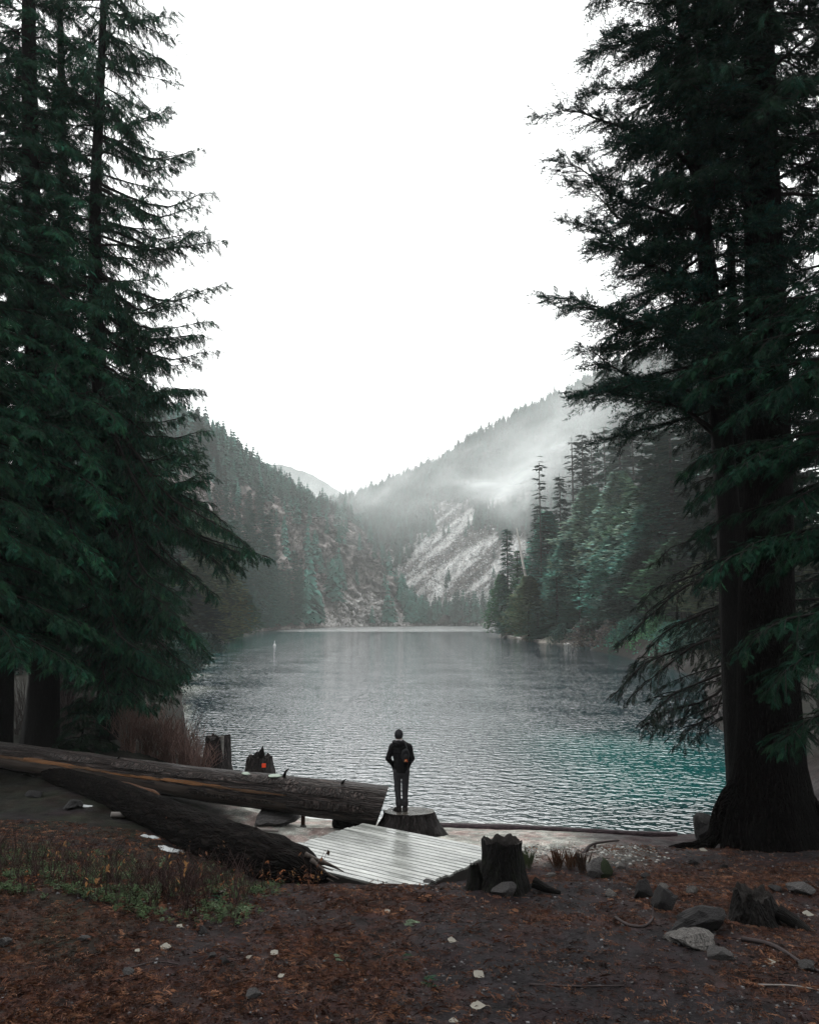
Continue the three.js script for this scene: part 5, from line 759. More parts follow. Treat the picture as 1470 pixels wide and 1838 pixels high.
// hillside trees: the largest are things of their own, the rest one forest
{
  const geos = [farConifer(1), farConifer(2, 0.85), farConifer(3, 1.15), farConifer(4, 0.75)], r = rng(99), found = [];
  const hillTone = (p, teal) => { const k = r(); return k < teal ? 'jade' : k < teal + 0.5 * (1 - teal) ? 'fir' : 'dark'; };
  const sample = (hill, count, accept, size) => { let tries = 0; for (let i = 0; i < count && tries < count * 12; tries++) { const u = r(), v = lerp(0.13, hill.top + 0.03, r()), p = hill.surf(u, v); if (p.y < 0.8 || r() > accept(p, u, v)) continue; i++; found.push({ p, h: size(p, u, v), v, hill }); } };
  const lower = (p) => { const q = project(p); return q; };
  sample(leftHill, 2100, (p) => (1 - 0.97 * smooth(0, 0.5, most(cliffs, p))) * (1 - most(screes, p)), (p, u, v) => (14 + 6 * r()) * (1 + 0.7 * smooth(0.55, 0.3, v) * smooth(0.75, 0.5, u)) * (r() < 0.15 ? 1.4 : 1) * (r() < 0.2 ? 0.6 : 1));
  sample(rightMountain, 7000, (p, u) => (1 - 0.985 * most(talus, p)) * (1 - 0.8 * most(chute, p)) * clamp(0.75 + 0.6 * fbm(p.x * 0.012, p.y * 0.012, 4, 3)), (p, u, v) => (10 + 6 * r()) * (r() < 0.1 ? 1.35 : 1) * (1 + 0.3 * smooth(0.3, 0.15, v)));
  for (let i = 0; i < 46; i++) { const px = 752 + 150 * r(), d = 738 + 30 * r(), p = at(px, 1121, d); p.y = 1 + 2 * r(); found.push({ p, h: (12 + 13 * r()) * smooth(745, 800, px) + 7, v: 0.2, hill: rightMountain }); }
  for (let i = 0; i < 5; i++) { const p = at([697, 705, 690, 668, 730][i], 1112, 664); p.y = 2.2; found.push({ p, h: [36, 22, 19, 15, 20][i], v: 0.2, hill: leftHill }); }
  for (const f of found) { const q = project(f.p); f.px = q[0]; f.size = f.h / q[2] * FOCAL; f.see = q[0] > 345 && q[0] < 950 && q[1] > 640; f.tone = hillTone(f.p, f.hill === leftHill ? 0.25 + 0.7 * smooth(0.62, 0.4, f.v) : 0.1); f.g = Math.floor(r() * 4); f.w = f.h * (0.95 + 0.35 * r()); }
  const big = found.filter((f) => f.see).sort((a, b) => b.size - a.size).slice(0, 235), own = new Set(big);
  const say = (f) => f.hill !== leftHill ? ['small grey-green conifer at the foot of the snowy talus behind the lake', 'conifers at the foot of the talus slope'] : f.v > 0.62 ? ['dark conifer standing on the skyline ridge of the left hillside', 'conifers on the ridge of the left hillside'] : f.v > 0.4 ? ['dark conifer on the steep middle of the left hillside among the cliffs', 'conifers among the cliffs of the left hillside'] : ['teal-green conifer on the lower left hillside above the water', 'conifers on the lower left hillside'];
  const protos = new Map(), fine = mids.fir.map((g) => g.clone().scale(1 / 30, 1 / 30, 1 / 30).scale(1.25, 1, 1.25));
  for (const f of big) {
    f.near = project(f.p)[2] < 520; const key = f.tone + f.g + f.near, [label, group] = say(f); let t = protos.get(key);
    if (t) { t = t.clone(); t.name = numbered('hillside_conifer'); scene.add(t); } else { t = mesh('hillside_conifer', f.near ? fine[f.g % 3] : geos[f.g], toneMats[f.tone]); protos.set(key, t); }
    tag(t, label, 'tree', group); t.position.copy(f.p); t.scale.set(f.w, f.h, f.w); t.rotation.set(0, r() * 6.28, (r() - 0.5) * 0.06);
  }
  const rest = found.filter((f) => !own.has(f)), q = new THREE.Quaternion(), e = new THREE.Euler(), white = leafMat([1, 1, 1], { vertexColors: true });
  for (let k = 0; k < 4; k++) { /* four shapes of tree, joined as one forest below */ }
  const all = mergeable(geos);
  const ms = [], cs = []; for (const f of rest) { e.set(0, r() * 6.28, 0); q.setFromEuler(e); ms.push(new THREE.Matrix4().compose(f.p, q, V(f.w, f.h, f.w))); const c = tones[f.tone], b = 0.8 + 0.5 * r(); cs.push([c[0] * b, c[1] * b, c[2] * b]); }
  tag(instances('hillside_forest', all, white, ms, cs), 'distant conifer forest clothing the hillsides behind the lake', '', '', 'stuff');
}
function mergeable(geos) { return geos[0]; }
// loose stones: the grey scree under the left cliffs and the snowy talus behind the lake
{
  const r = rng(71), stone = blob(1, 17, 1, 0.5), put = (hill, balls, count, size, colorOf, name, label) => {
    const ms = [], cs = [], q = new THREE.Quaternion(), e = new THREE.Euler(); let tries = 0;
    while (ms.length < count && tries++ < count * 14) { const p = hill.surf(r(), lerp(0.12, 0.75, r())), k = most(balls, p); if (p.y < 0.3 || r() > k) continue; const s = size * Math.pow(r(), 2) + size * 0.3; e.set(r() * 6, r() * 6, r() * 6); q.setFromEuler(e); ms.push(new THREE.Matrix4().compose(p, q, V(s * (0.8 + r()), s * 0.7, s))); cs.push(colorOf(p)); }
    tag(instances(name, stone, std([1, 1, 1], { roughness: 0.95 }), ms, cs), label, '', '', 'stuff');
  };
  put(leftHill, screes, 2600, 1.5, () => { const k = 0.16 + 0.26 * r(); return [k, k * 0.96, k * 0.93]; }, 'scree', 'grey broken rock fan below the left cliffs');
  put(rightMountain, talus, 16000, 0.8, (p) => { const n = fbm(p.x * 0.05 - p.y * 0.06, (p.x + p.y) * 0.006, p.z * 0.003, 4), s = r() < 0.25 + 0.75 * smooth(-0.1, 0.15, n); const k = s ? 0.42 + 0.2 * r() : 0.13 + 0.13 * r(); return [k * 0.98, k, k]; }, 'talus', 'snow-dusted blocks on the talus slope behind the lake');
}
// mist drifting along the mountain: soft veils of cloud, several deep
{
  const A = (seed, fx, fy) => dataTexture(256, 256, (u, v) => { const e = Math.min(u, 1 - u, v, 1 - v), x = (u - 0.5) * 2, y = (v - 0.5) * 2, soft = Math.pow(clamp(1 - Math.hypot(x, y)), 1.1); return soft * clamp(0.15 + 1.5 * (pfbm(u * fx + 0.3 * Math.sin(v * 5), v * fy, fx, fy, 5, seed) - 0.28)) * smooth(0, 0.06, e); });
  const tex = [A(3, 3, 4), A(8, 4, 3), A(13, 5, 5)];
  const bank = (label, pieces) => {
    const t = thing('mist', label, 'mist', V()); t.userData.kind = 'stuff'; delete t.userData.category;
    pieces.forEach(([px, py, d, w, h, turn, o], i) => {
      const W = w / FOCAL * d, H = h / FOCAL * d, g = new THREE.PlaneGeometry(W, H, 12, 8), p = g.attributes.position; for (let k = 0; k < p.count; k++) { const x = p.getX(k) / W, y = p.getY(k) / H; p.setZ(k, W * (0.18 * x * x - 0.22 * y + 0.05 * n3(x * 2, y * 2, i + px))); }
      const n = g.attributes.normal; for (let k = 0; k < n.count; k++) n.setXYZ(k, 0, 0.97, 0.24);
      const m = mesh('veil', g, new THREE.MeshPhysicalMaterial({ color: new THREE.Color().setRGB(0.5, 0.52, 0.515), roughness: 1, specularIntensity: 0, alphaMap: tex[(i + px) % 3], transparent: true, opacity: o, side: THREE.DoubleSide, depthWrite: false }), t); m.position.copy(at(px, py, d)); m.rotation.set(0, turn * 0.3, turn);
    });
  };
  bank('bright wisp of mist trailing along the mountain behind the tallest spire', [[870, 868, 640, 210, 84, -0.12, 0.85], [905, 880, 600, 190, 110, 0.25, 0.7], [940, 850, 560, 240, 120, 0.35, 0.75], [1010, 800, 560, 260, 130, 0.4, 0.75], [930, 905, 620, 170, 120, 0.1, 0.6], [960, 830, 640, 300, 150, 0.3, 0.6]]);
  bank('thin mist veiling the upper mountain on the right', [[1060, 720, 700, 330, 140, 0.3, 0.55], [1120, 690, 680, 340, 180, 0.3, 0.6], [980, 760, 760, 320, 130, 0.45, 0.4], [860, 800, 900, 240, 80, 0.4, 0.35]]);
  bank('broad thin haze over the whole mountain behind the lake', [[800, 850, 735, 620, 330, 0.35, 0.34], [950, 800, 660, 620, 400, 0.4, 0.34], [760, 900, 760, 420, 200, 0.2, 0.25], [700, 860, 930, 360, 160, 0.4, 0.4]]);
  bank('pale cloud veiling the far mountain in the gap', [[560, 868, 1250, 300, 150, 0.2, 0.5], [520, 850, 1300, 260, 130, 0.2, 0.4], [590, 890, 1220, 260, 110, 0.2, 0.6]]);
  bank('low cloud filling the gap between the hills', [[600, 905, 1100, 190, 70, -0.1, 0.7], [560, 895, 1200, 220, 80, -0.3, 0.6], [680, 885, 1000, 190, 60, 0.4, 0.45], [740, 850, 980, 170, 50, 0.45, 0.35]]);
}
// ---------------------------------------------------------------- rocks
const rockMats = [[0.07, 0.068, 0.07], [0.10, 0.098, 0.10], [0.022, 0.021, 0.023], [0.15, 0.146, 0.142]].map((c) => std(c, { map: rep(rockMap, 2.2, 2.2), bumpMap: rep(rockBump, 2.2, 2.2), bumpScale: 0.02, roughness: 0.75, specularIntensity: 0.4, flatShading: true }));
{
  const list = [ // column, row of the foot, width, height in the picture, tone, seed, label
    [905, 1609, 58, 24, 1, 1, 'rounded grey rock at the foot of the black mossy stump'],
    [1076, 1577, 44, 40, 1, 2, 'upright grey boulder with mossy side right of the mossy stump'],
    [1272, 1508, 64, 52, 2, 3, 'smooth dark boulder wedged against the foot of the huge trunk'],
    [1158, 1612, 42, 30, 2, 4, 'dark angular rock behind the curved twig'],
    [1196, 1638, 50, 36, 2, 5, 'dark sharp-edged rock left of the black ledge'],
    [1268, 1676, 126, 44, 2, 6, 'long black rock ledge beside the low slanting stump'],
    [1246, 1706, 84, 30, 3, 7, 'pale jagged slab lying in front of the black ledge'],
    [1212, 1690, 44, 14, 3, 8, 'small pale sliver of rock left of the jagged slab'],
    [1296, 1724, 50, 18, 1, 9, 'flat grey stone right of the jagged slab'],
    [1446, 1606, 60, 20, 1, 10, 'flat grey stone at the right frame edge'],
    [1244, 1606, 24, 16, 3, 11, 'small pale squarish stone in the middle of the right slope'],
    [1192, 1600, 24, 10, 3, 12, 'small flat pale stone left of the squarish one'],
    [1246, 1553, 20, 9, 2, 13, 'small dark stone on the grey sand right of centre'],
    [1095, 1610, 26, 12, 3, 14, 'white stone below the upright boulder'],
    [1436, 1670, 22, 16, 1, 15, 'small grey stone right of the slanting stump'],
    [1450, 1744, 32, 18, 1, 16, 'grey stone at the lower right corner'],
    [486, 1480, 92, 24, 1, 17, 'grey weathered boulder lying under the long log'],
    [362, 1680, 26, 13, 2, 18, 'dark grey stone on the needles left of centre'],
    [4, 1700, 26, 14, 1, 19, 'pale stone at the left frame edge'],
    [452, 1797, 34, 14, 1, 20, 'flat grey stone low in the foreground left of centre'],
    [380, 1724, 18, 10, 1, 21, 'light stone in the middle of the left foreground'],
    [402, 1735, 22, 12, 2, 22, 'black clod beside the light stone'],
    [228, 1752, 26, 10, 1, 23, 'grey stone in the left foreground'],
    [150, 1692, 20, 10, 1, 24, 'grey stone near the left edge of the needles'],
    [127, 1452, 42, 18, 2, 25, 'dark boulder in the hollow below the long log'],
    [60, 1432, 36, 12, 2, 26, 'dark stone in the shade under the left end of the logs'],
    [1115, 1560, 22, 10, 3, 27, 'white stone right of the upright boulder'],
    [1300, 1560, 20, 8, 2, 28, 'dark stone on the sand in front of the huge trunk'],
    [1395, 1600, 30, 9, 2, 29, 'dark low stone left of the flat grey one'],
    [770, 1588, 26, 9, 1, 30, 'flat grey stone against the near edge of the deck'],
    [1160, 1578, 20, 10, 2, 31, 'dark stone right of the two white ones'],
    [988, 1576, 22, 8, 3, 32, 'pale flat stone between the mossy stump and the upright boulder'],
  ];
  for (const [px, py, w, h, m, seed, label] of list) {
    const p = onGround(px, py), D = project(p)[2], W = w / FOCAL * D / 2, H = h / FOCAL * D, t = thing('rock', label, 'rock', p.clone().add(V(0, H * 0.3, -W * 0.4)));
    const g = blob(1, 300 + seed, 3, 0.42, 1), k = mesh('stone', g, rockMats[m], t); k.scale.set(W * 1.08, H * 0.7, W * 0.8); k.rotation.y = seed * 1.7;
    if (seed === 2) { const q = mesh('moss', blob(1, 300 + seed, 3, 0.42, 1), std([0.02, 0.028, 0.012], { bumpMap: soilBump, bumpScale: 0.02 }), t, 'green moss on the shaded side of the rock'); q.scale.set(W * 0.9, H * 0.74, W * 0.75); q.position.set(seed === 2 ? W * 0.3 : -W * 0.36, -H * 0.04, W * 0.04); q.rotation.y = seed * 1.7; }
  }
  // stones along the far shores
  const r = rng(55), sg = [blob(1, 61, 1, 0.4), blob(1, 62, 1, 0.4)];
  [[396, 1157, 182, 16], [408, 1153, 186, 12], [425, 1146, 245, 9], [438, 1141, 290, 10], [452, 1138, 330, 9], [468, 1135, 370, 9], [484, 1132.5, 405, 10], [500, 1131.5, 425, 8], [515, 1130, 445, 9], [531, 1129, 470, 8]].forEach(([px, py, d, w], i) => { const p = at(px, py, d), s = w / FOCAL * d / 2; p.y = Math.max(p.y, 0.1); const m = mesh('shore_boulder', sg[i % 2], rockMats[3]); m.position.copy(p); m.scale.set(s, s * 0.6, s); m.rotation.y = r() * 6; tag(m, ['pale boulder at the left waterline nearest the cedar', 'pale boulder right of the nearest one at the left waterline', 'third pale boulder along the left waterline', 'pale boulder below the rounded green tree', 'fifth pale boulder along the left waterline', 'pale boulder below the bare brownish bush', 'pale boulder right of the bare brownish bush', 'small pale boulder near the end of the left spit', 'last but one pale boulder of the left spit', 'pale boulder at the far end of the left spit'][i], 'boulder', 'boulders along the left waterline'); });
}
// ---------------------------------------------------------------- litter on the ground
const scatter = (name, label, geo, mat, count, seed, where, size, colorOf, lift = 0.004) => {
  const r = rng(seed), ms = [], cs = [], q = new THREE.Quaternion(), e = new THREE.Euler(); let tries = 0;
  while (ms.length < count && tries++ < count * 20) {
    const d = 2.6 + Math.pow(r(), 1.5) * 15, x = (r() * 2 - 1) * (0.62 * d + 0.6); if (r() > where(x, d)) continue;
    const y = ground(x, -d); if (y < 0.05) continue; const s = size * (0.5 + r()); e.set((r() - 0.5) * 0.5 + 0.1, r() * 6.283, (r() - 0.5) * 0.5); q.setFromEuler(e); ms.push(new THREE.Matrix4().compose(V(x, y + lift, -d), q, V(s, s, s))); cs.push(colorOf(r, x, d));
  }
  return tag(instances(name, geo, mat, ms, cs), label, '', '', 'stuff');
};
const onDeck = (x, d) => { const q = project(V(x, deckY, -d)); return q[0] > 440 && q[0] < 905 && q[1] < 1600 && q[1] > 1470 && d > 13.6 && d < 18.6; };
{
  const twig = (seed, n, l) => { const r = rng(seed), g = new Geo(); for (let i = 0; i < n; i++) { const a = (r() - 0.5) * 1.9, x = (r() - 0.5) * 1.1, z = (r() - 0.5) * 1.1, L = l * (0.4 + 0.8 * r()), w = 0.012 + 0.016 * r(), y = r() * 0.1, c = Math.cos(a), s = Math.sin(a); g.diamond([x, y, z], [x + c * L * 0.5 - s * w, y + 0.06 + 0.1 * r(), z + s * L * 0.5 + c * w], [x + c * L, y + 0.02, z + s * L], [x + c * L * 0.5 + s * w, y + 0.03, z + s * L * 0.5 - c * w]); } return g.build(); };
  const rust = (x, d) => clamp(0.14 + 0.5 * smooth(-3, -5, x) * smooth(12, 14, d) + 1.1 * smooth(0.12, 0.75, rustiness(x, d)) * (0.35 + 0.65 * smooth(-0.2, 0.3, fbm(x * 1.1, 40, d * 1.1, 3)))) * (onDeck(x, d) ? 0 : 1);
  const brown = (r) => { const k = r(), b = 0.5 + 1.1 * r(); return k < 0.5 ? [0.105 * b, 0.044 * b, 0.027 * b] : k < 0.70 ? [0.07 * b, 0.034 * b, 0.026 * b] : k < 0.90 ? [0.24 * b, 0.115 * b, 0.065 * b] : [0.03 * b, 0.023 * b, 0.021 * b]; };
  const lm = std([1, 1, 1], { roughness: 0.6, specularIntensity: 0.4, side: THREE.DoubleSide });
  scatter('fallen_needles', 'rust-brown fallen needles and cedar scraps strewn over the ground', twig(1, 7, 0.7), lm, 80000, 1, rust, 0.07, brown);
  scatter('fallen_needles', 'larger rusty cedar scraps strewn over the ground', twig(2, 9, 0.9), lm, 7000, 2, rust, 0.1, brown, 0.008);
  scatter('fallen_twigs', 'dark broken twigs scattered over the ground', twig(3, 3, 1.5), lm, 5000, 3, (x, d) => onDeck(x, d) ? 0 : 0.8, 0.07, (r) => { const b = 0.5 + r(); return [0.022 * b, 0.018 * b, 0.018 * b]; }, 0.006);
  scatter('pebbles', 'small grey stones scattered over the ground', blob(1, 90, 1, 0.4, 0.6), std([1, 1, 1], { roughness: 0.8 }), 5200, 4, (x, d) => onDeck(x, d) ? 0 : 0.25 + 0.75 * smooth(1.5, 4, x) * smooth(9, 12, d), 0.017, (r) => { const b = 0.05 + 0.18 * r() * r(); return [b, b * 0.98, b * 1.02]; }, 0.002);
  scatter('gravel', 'pale beach gravel between the deck and the water', blob(1, 91, 1, 0.35, 0.6), std([1, 1, 1], { roughness: 0.8 }), 9000, 5, (x, d) => { const s = shoreD(x) - d; return onDeck(x, d) || d < 15 ? 0 : smooth(4.6, 2.6, s) * smooth(-7, -5, x) * smooth(5.5, 4, x); }, 0.03, (r) => { const b = 0.12 + 0.28 * r(); return [b, b, b * 0.95]; }, 0.0);
  // green ground cover and dead stems on the left bank
  const leaves = (seed) => { const r = rng(seed), g = new Geo(); for (let i = 0; i < 9; i++) { const a = r() * 6.28, R = 0.15 + 0.5 * r(), x = Math.cos(a) * R * 0.6, z = Math.sin(a) * R * 0.6, y = 0.15 + 0.6 * r(), w = 0.2 + 0.2 * r(), b = r() * 6.28, c = Math.cos(b) * w, s = Math.sin(b) * w; g.diamond([x, y, z], [x + c * 0.5 - s * 0.4, y + 0.06, z + s * 0.5 + c * 0.4], [x + c, y - 0.06, z + s], [x + c * 0.5 + s * 0.4, y + 0.06, z + s * 0.5 - c * 0.4]); } return g.build(); };
  const bank = (x, d) => smooth(-1.7, -3.0, x + 0.5 * fbm(x, 3, d, 2)) * smooth(10.0, 11.4, d) * (d < 19 ? 1 : 0) * (onDeck(x, d) ? 0 : 1);
  scatter('ground_cover', 'low green leaves covering the left bank below the rotting log', leaves(5), leafMat([1, 1, 1]), 8500, 6, (x, d) => bank(x, d) * smooth(-0.15, 0.25, fbm(x * 0.9, 11, d * 0.9, 3)) * smooth(16, 14, d), 0.10, (r) => { const b = 0.5 + r(), k = r(); return k < 0.7 ? [0.040 * b, 0.062 * b, 0.028 * b] : k < 0.85 ? [0.07 * b, 0.095 * b, 0.055 * b] : [0.075 * b, 0.033 * b, 0.02 * b]; });
  const stems = (seed) => { const r = rng(seed), g = []; for (let i = 0; i < 5; i++) { const a = r() * 6.28, l = 0.6 + 0.6 * r(), c = curve([V((r() - 0.5) * 0.4, 0, (r() - 0.5) * 0.4), V(Math.cos(a) * 0.1, l * 0.5, Math.sin(a) * 0.1), V(Math.cos(a) * 0.4, l, Math.sin(a) * 0.4)], 4); g.push(tube(c, [0.012, 0.01, 0.008, 0.006, 0.004], 3)); } return mergeGeometries(g); };
  scatter('dead_stems', 'thin dark dead stems standing over the left bank', stems(7), std([1, 1, 1]), 360, 7, (x, d) => bank(x, d) * smooth(14.5, 13, d), 0.42, (r) => { const b = 0.4 + r(); return [0.05 * b, 0.028 * b, 0.026 * b]; }, -0.01);
}
// sprigs with withered leaves along the rotting log
{
  const sprig = (seed) => { const r = rng(seed), w = [], g = new Geo(); for (let i = 0; i < 4; i++) { const a = r() * 6.28, l = 0.32 + 0.3 * r(), lean = 0.08 + 0.14 * r(), P = [V(0, -0.05, 0), V(Math.cos(a) * lean * 0.5, l * 0.6, Math.sin(a) * lean * 0.5), V(Math.cos(a) * lean, l, Math.sin(a) * lean)], c = curve(P, 5); w.push(tube(c, c.map((_, k) => 0.005 - k * 0.0007), 4)); for (let k = 0; k < 5; k++) { const p = c[Math.min(5, 2 + Math.floor(r() * 4))], b = r() * 6.28, L = 0.05 + 0.05 * r(), x = Math.cos(b) * L * 0.7, z = Math.sin(b) * L * 0.7, y = -L * (0.3 + 0.7 * r()); const q = L * 0.3; g.diamond([p.x, p.y, p.z], [p.x + x * 0.5 - z / L * q, p.y + y * 0.4, p.z + z * 0.5 + x / L * q], [p.x + x, p.y + y, p.z + z], [p.x + x * 0.5 + z / L * q, p.y + y * 0.4, p.z + z * 0.5 - x / L * q]); } } return [mergeGeometries(w), g.build()]; };
  const kinds = [sprig(1), sprig(2), sprig(3)], stemM = std([0.06, 0.032, 0.028]), leafM = [[0.17, 0.062, 0.025], [0.11, 0.045, 0.022], [0.20, 0.10, 0.04]].map(leafMat), r = rng(5), protos = [];
  const spots = [[238, 1548], [300, 1505], [330, 1560], [352, 1535], [385, 1575], [402, 1560], [430, 1590], [455, 1578], [478, 1598], [490, 1606], [505, 1592], [528, 1600], [545, 1594], [556, 1604], [570, 1592], [282, 1575], [262, 1600], [212, 1580], [180, 1560], [350, 1600], [318, 1612], [410, 1610], [140, 1590], [100, 1560], [60, 1600], [30, 1570], [170, 1620], [395, 1535], [425, 1552], [365, 1500]];
  spots.forEach(([px, py], i) => { const k = i % 3; let t; if (protos[k]) { t = protos[k].clone(); t.name = numbered('withered_sprig'); scene.add(t); } else { t = thing('withered_sprig', '', '', V()); mesh('stems', kinds[k][0], stemM, t); mesh('leaves', kinds[k][1], leafM[k], t); protos[k] = t; } tag(t, 'sprig of withered orange-brown leaves growing beside the rotting log', 'plant', 'withered sprigs along the rotting log'); t.position.copy(onGround(px, py)); t.rotation.y = r() * 6; t.scale.setScalar(0.5 + 0.55 * r()); });
  const t = thing('withered_sprig', 'single dark sprig with two hanging leaves against the pale deck', 'plant', onGround(578, 1585)); const c = curve([V(0, 0, 0), V(0.02, 0.35, 0), V(0.1, 0.55, 0.02)], 6); mesh('stems', tube(c, c.map(() => 0.004), 4), stemM, t); const g = new Geo(); for (const [x, y, s] of [[0.0, 0.42, 0.11], [0.1, 0.55, 0.09], [-0.03, 0.34, 0.08]]) g.diamond([x, y, 0], [x - s * 0.35, y - s * 0.6, 0.02], [x + 0.01, y - s * 1.2, 0], [x + s * 0.35, y - s * 0.55, -0.02]); mesh('leaves', g.build(), leafMat([0.045, 0.03, 0.02]), t);
}
// leafless shrubs behind the long log
{
  const shrub = (seed, n, h, w) => { const r = rng(seed), g = []; for (let i = 0; i < n; i++) { const a = r() * 6.28, l = h * (0.5 + 0.6 * r()), ln = w * (0.3 + 0.9 * r()), P = [V((r() - 0.5) * w * 0.7, -0.1, (r() - 0.5) * w * 0.5), V(Math.cos(a) * ln * 0.45, l * 0.55, Math.sin(a) * ln * 0.45), V(Math.cos(a) * ln, l, Math.sin(a) * ln)], c = curve(P, 5); g.push(tube(c, c.map((_, k) => 0.011 - k * 0.0017), 3, null, 0)); for (let k = 0; k < 3; k++) { const p = c[2 + Math.floor(r() * 3)], q = p.clone().add(V((r() - 0.5) * 0.5, 0.2 + 0.25 * r(), (r() - 0.5) * 0.5)); g.push(tube([p, p.clone().lerp(q, 0.5).add(V(0, 0.03, 0)), q], [0.006, 0.005, 0.002], 3, null, 0)); } } return mergeGeometries(g); };
  const m = std([0.17, 0.105, 0.09], { roughness: 0.8 }), dark = std([0.05, 0.04, 0.038]);
  for (const [px, d, n, h, w, seed, mat, label] of [[232, 26, 80, 1.5, 0.8, 1, m, 'reddish leafless shrub at the foot of the left cedar'], [268, 26.5, 110, 1.5, 0.9, 2, m, 'dense reddish leafless shrub behind the middle of the long log'], [300, 26.5, 120, 1.3, 0.9, 3, m, 'reddish leafless shrub between the dense one and the tall stump'], [335, 26.2, 110, 1.15, 0.8, 4, m, 'low reddish leafless shrub just left of the tall stump'], [362, 25.2, 50, 0.95, 0.7, 5, m, 'few leafless stems crossing the front of the tall stump'], [330, 28.5, 26, 2.2, 1.2, 6, dark, 'thin dark leafless branches rising over the water left of the tall stump'], [118, 30, 60, 2.6, 1.4, 7, dark, 'dark leafless thicket between the left trunks'], [40, 29, 60, 2.6, 1.3, 8, dark, 'dark leafless thicket left of the broad trunk'], [175, 29.5, 60, 2.2, 1.2, 9, dark, 'dark leafless thicket right of the broad trunk']]) { const p = at(px, 1330, d); p.y = Math.max(ground(p.x, p.z), 0); const t = thing('leafless_shrub', label, 'shrub', p, 'leafless shrubs behind the long log'); mesh('stems', shrub(seed, n, h, w), mat, t); }
}
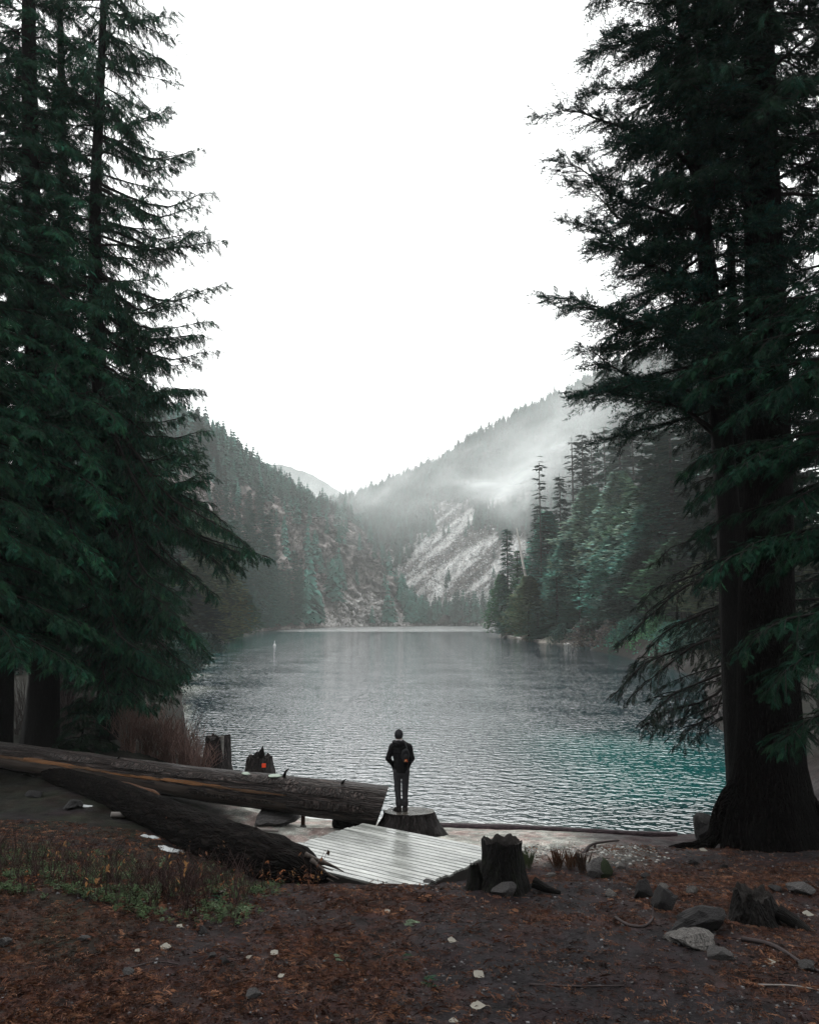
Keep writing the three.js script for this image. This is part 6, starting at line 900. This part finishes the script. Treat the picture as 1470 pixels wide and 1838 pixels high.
// ---------------------------------------------------------------- single small things on the ground
{
  const leaf = (seed) => { const r = rng(seed), g = new Geo(), n = 9, pts = []; for (let i = 0; i <= n; i++) { const t = i / n, w = Math.sin(Math.PI * Math.pow(t, 0.8)) * 0.36 * (0.8 + 0.4 * r()); pts.push([t - 0.5, w]); } for (const s of [-1, 1]) for (let i = 0; i < n; i++) { const [x0, w0] = pts[i], [x1, w1] = pts[i + 1], b = (x, w) => [x, 0.05 + 0.28 * w * w + 0.12 * x * x * (seed % 2 ? 1 : -0.6), s * w]; const a = g.v(x0, 0.05, 0), c = g.v(x1, 0.05, 0), d = g.v(...b(x1, w1)), e = g.v(...b(x0, w0)); g.tri(a, c, d); g.tri(a, d, e); } return g.build(); };
  const kinds = [leaf(1), leaf(2), leaf(3)], pale = leafMat([0.24, 0.225, 0.195]), r = rng(14);
  [[298, 1703, 22, 'pale fallen leaf in the left foreground, the brightest one there'], [323, 1666, 14, 'small pale fallen leaf above the dark grey stone'], [493, 1715, 20, 'pale fallen leaf left of centre in the foreground'], [811, 1692, 17, 'small pale fallen leaf below the black mossy stump'], [860, 1758, 26, 'pale fallen leaf in the middle of the foreground'], [858, 1812, 30, 'large pale fallen leaf lowest in the middle'], [1382, 1731, 24, 'pale fallen leaf below the slanting stump'], [814, 1836, 18, 'pale fallen leaf on the bottom edge'], [505, 1756, 14, 'greyish fallen leaf left of the green frond'], [1262, 1528, 16, 'white fallen leaf in front of the dark boulder'], [247, 1712, 12, 'little pale leaf between two stones in the left foreground'], [400, 1602, 22, 'pale leaf below the rotting log'], [447, 1722, 12, 'little pale leaf near the black clod'], [1450, 1645, 20, 'pale fallen leaf right of the slanting stump'], [696, 1640, 14, 'small pale leaf on the dark ground below the deck']].forEach(([px, py, w, label], i) => { const p = onGround(px, py), s = w / FOCAL * project(p)[2], t = thing('fallen_leaf', label, 'leaf', p.add(V(0, 0.012, 0)), 'pale fallen leaves on the ground'); const m = mesh('blade', kinds[i % 3], pale, t); m.scale.set(s, s * 0.8, s); m.rotation.set((r() - 0.5) * 0.25 + 0.3, (r() - 0.5) * 1.6, (r() - 0.5) * 0.2); const st = mesh('stalk', tube([V(0.48, 0.06, 0), V(0.62, 0.1, 0.03), V(0.75, 0.08, 0.08)], [0.02, 0.018, 0.014], 4), std([0.3, 0.25, 0.2]), t); st.scale.copy(m.scale); st.rotation.copy(m.rotation); });
  const green = leafMat([0.035, 0.085, 0.05]), lichen = leafMat([0.22, 0.30, 0.20]);
  [[780, 1772, 52, green, 'green fallen frond in the middle of the foreground'], [742, 1666, 40, lichen, 'pale green lichened twig below the deck'], [610, 1727, 24, lichen, 'small pale green scrap left of the green frond'], [736, 1728, 30, green, 'dull green fallen frond above the bright one'], [390, 1622, 46, green, 'dark green fallen frond below the rotting log'], [497, 1608, 30, green, 'dark green frond at the right end of the rotting log']].forEach(([px, py, w, mat, label], i) => { const p = onGround(px, py), s = w / FOCAL * project(p)[2], t = thing('fallen_frond', label, 'frond', p.add(V(0, 0.015, 0)), 'green fallen fronds on the ground'); for (let k = 0; k < 4; k++) { const m = mesh('spray', sprays.hemlock[k % 2], mat, t); m.scale.setScalar(s * (1.1 + 0.5 * r())); m.position.set(-s * 0.4 + (r() - 0.5) * s * 0.2, 0.02 * k, (r() - 0.5) * s * 0.4); m.rotation.set((r() - 0.5) * 0.7, (r() - 0.5) * 1.3, 0.12); } });
  const wood = std([0.045, 0.035, 0.035]), palew = std([0.2, 0.18, 0.17]);
  for (const [pts, r0, mat, label] of [[[[1104, 1650], [1130, 1664], [1152, 1668], [1170, 1655], [1172, 1645]], 0.022, wood, 'curved dark twig with a pale upturned tip on the right slope'], [[[1046, 1536], [1062, 1522], [1085, 1518], [1110, 1512]], 0.034, wood, 'dark gnarled root at the edge of the sand'], [[[1020, 1542], [1050, 1538], [1078, 1530]], 0.02, palew, 'pale stick beside the gnarled root'], [[[1360, 1770], [1420, 1775], [1470, 1780]], 0.012, palew, 'thin straight twig at the lower right'], [[[950, 1770], [1040, 1776], [1120, 1772]], 0.012, wood, 'thin dark twig across the lower middle'], [[[236, 1740], [280, 1728], [320, 1734]], 0.01, wood, 'thin twig in the left foreground'], [[[200, 1468], [300, 1470], [400, 1490], [500, 1497]], 0.07, palew, 'thin branch lying between the two logs'], [[[1330, 1690], [1380, 1700], [1440, 1735], [1470, 1750]], 0.03, wood, 'dark stick below the slanting stump']]) { const P = curve(pts.map((q) => onGround(...q).add(V(0, r0 * 0.8, 0))), 14); if (label.includes('upturned')) P[14].y += 0.1; if (label.includes('gnarled')) P.forEach((p, i) => { p.y += 0.04 * Math.sin(i / 14 * Math.PI); }); const t = thing('fallen_branch', label, 'branch', V()); mesh('stick', tube(P, P.map((_, i) => r0 * (1 - 0.5 * i / 14)), 7, (th, s, q) => q * (1 + 0.15 * n3(Math.cos(th), s * 5, Math.sin(th)))), mat, t); if (label.includes('gnarled')) for (const k of [3, 6]) { const a = P[k], c = curve([a, a.clone().add(V(-0.03, -0.12, 0.08)), a.clone().add(V(-0.02, -0.25, 0.12))], 5); mesh('prong', tube(c, c.map((_, i) => 0.03 * (1 - i / 7)), 6), mat, t); } }
  [[308, 1528, 56, 16, 'patch of old snow below the rotting log'], [276, 1504, 26, 10, 'small patch of snow left of the larger one'], [154, 1448, 28, 8, 'strip of snow beside the dark boulder in the hollow'], [275, 1432, 32, 10, 'snow patch between the two logs'], [262, 1502, 20, 6, 'bit of snow at the foot of the rotting log']].forEach(([px, py, w, h, label], i) => { const p = onGround(px, py), D = project(p)[2], W = w / FOCAL * D / 2, g = new Geo(), K = 5, M = 30; for (let a = 0; a <= K; a++) for (let b = 0; b < M; b++) { const th = b / M * 6.283, R = a / K * (1 + 0.45 * fbm(Math.cos(th) * 1.7 + i, 4, Math.sin(th) * 1.7, 3)), x = p.x + Math.cos(th) * R * W + Math.sin(th) * R * W * 0.3, z = p.z + Math.sin(th) * R * W * 0.55; g.v(x, ground(x, z) + 0.045 * (1 - (a / K) ** 2) - 0.012, z); } for (let a = 0; a < K; a++) for (let b = 0; b < M; b++) { const q = a * M + b, n = a * M + (b + 1) % M; g.tri(q, n, q + M); g.tri(n, n + M, q + M); } const t = mesh('snow_patch', g.build(), std([0.5, 0.52, 0.53], { roughness: 0.95 })); tag(t, label, 'snow', 'patches of old snow by the rotting log'); });
}
// ---------------------------------------------------------------- raw tufts at the water's edge
{ const r = rng(3), blades = (n) => { const g = new Geo(); for (let i = 0; i < n; i++) { const a = r() * 6.28, l = 0.2 + 0.25 * r(), x = (r() - 0.5) * 0.16, z = (r() - 0.5) * 0.16, c = Math.cos(a) * 0.12, s = Math.sin(a) * 0.12; g.diamond([x, 0, z], [x + c * 0.3 + 0.006, l * 0.5, z + s * 0.3], [x + c, l, z + s], [x + c * 0.3 - 0.006, l * 0.5, z + s * 0.3]); } return g.build(); }; for (const [px, py, c, label] of [[945, 1560, [0.06, 0.075, 0.035], 'olive grass tuft just right of the black mossy stump'], [1000, 1560, [0.10, 0.05, 0.03], 'reddish tuft between the mossy stump and the upright boulder'], [1025, 1562, [0.12, 0.06, 0.035], 'second reddish tuft nearer the upright boulder'], [1045, 1566, [0.06, 0.04, 0.03], 'brown tuft against the upright boulder']]) { const t = thing('grass_tuft', label, 'grass tuft', onGround(px, py)); mesh('blades', blades(46), leafMat(c), t); } }

renderer.render(scene, camera);
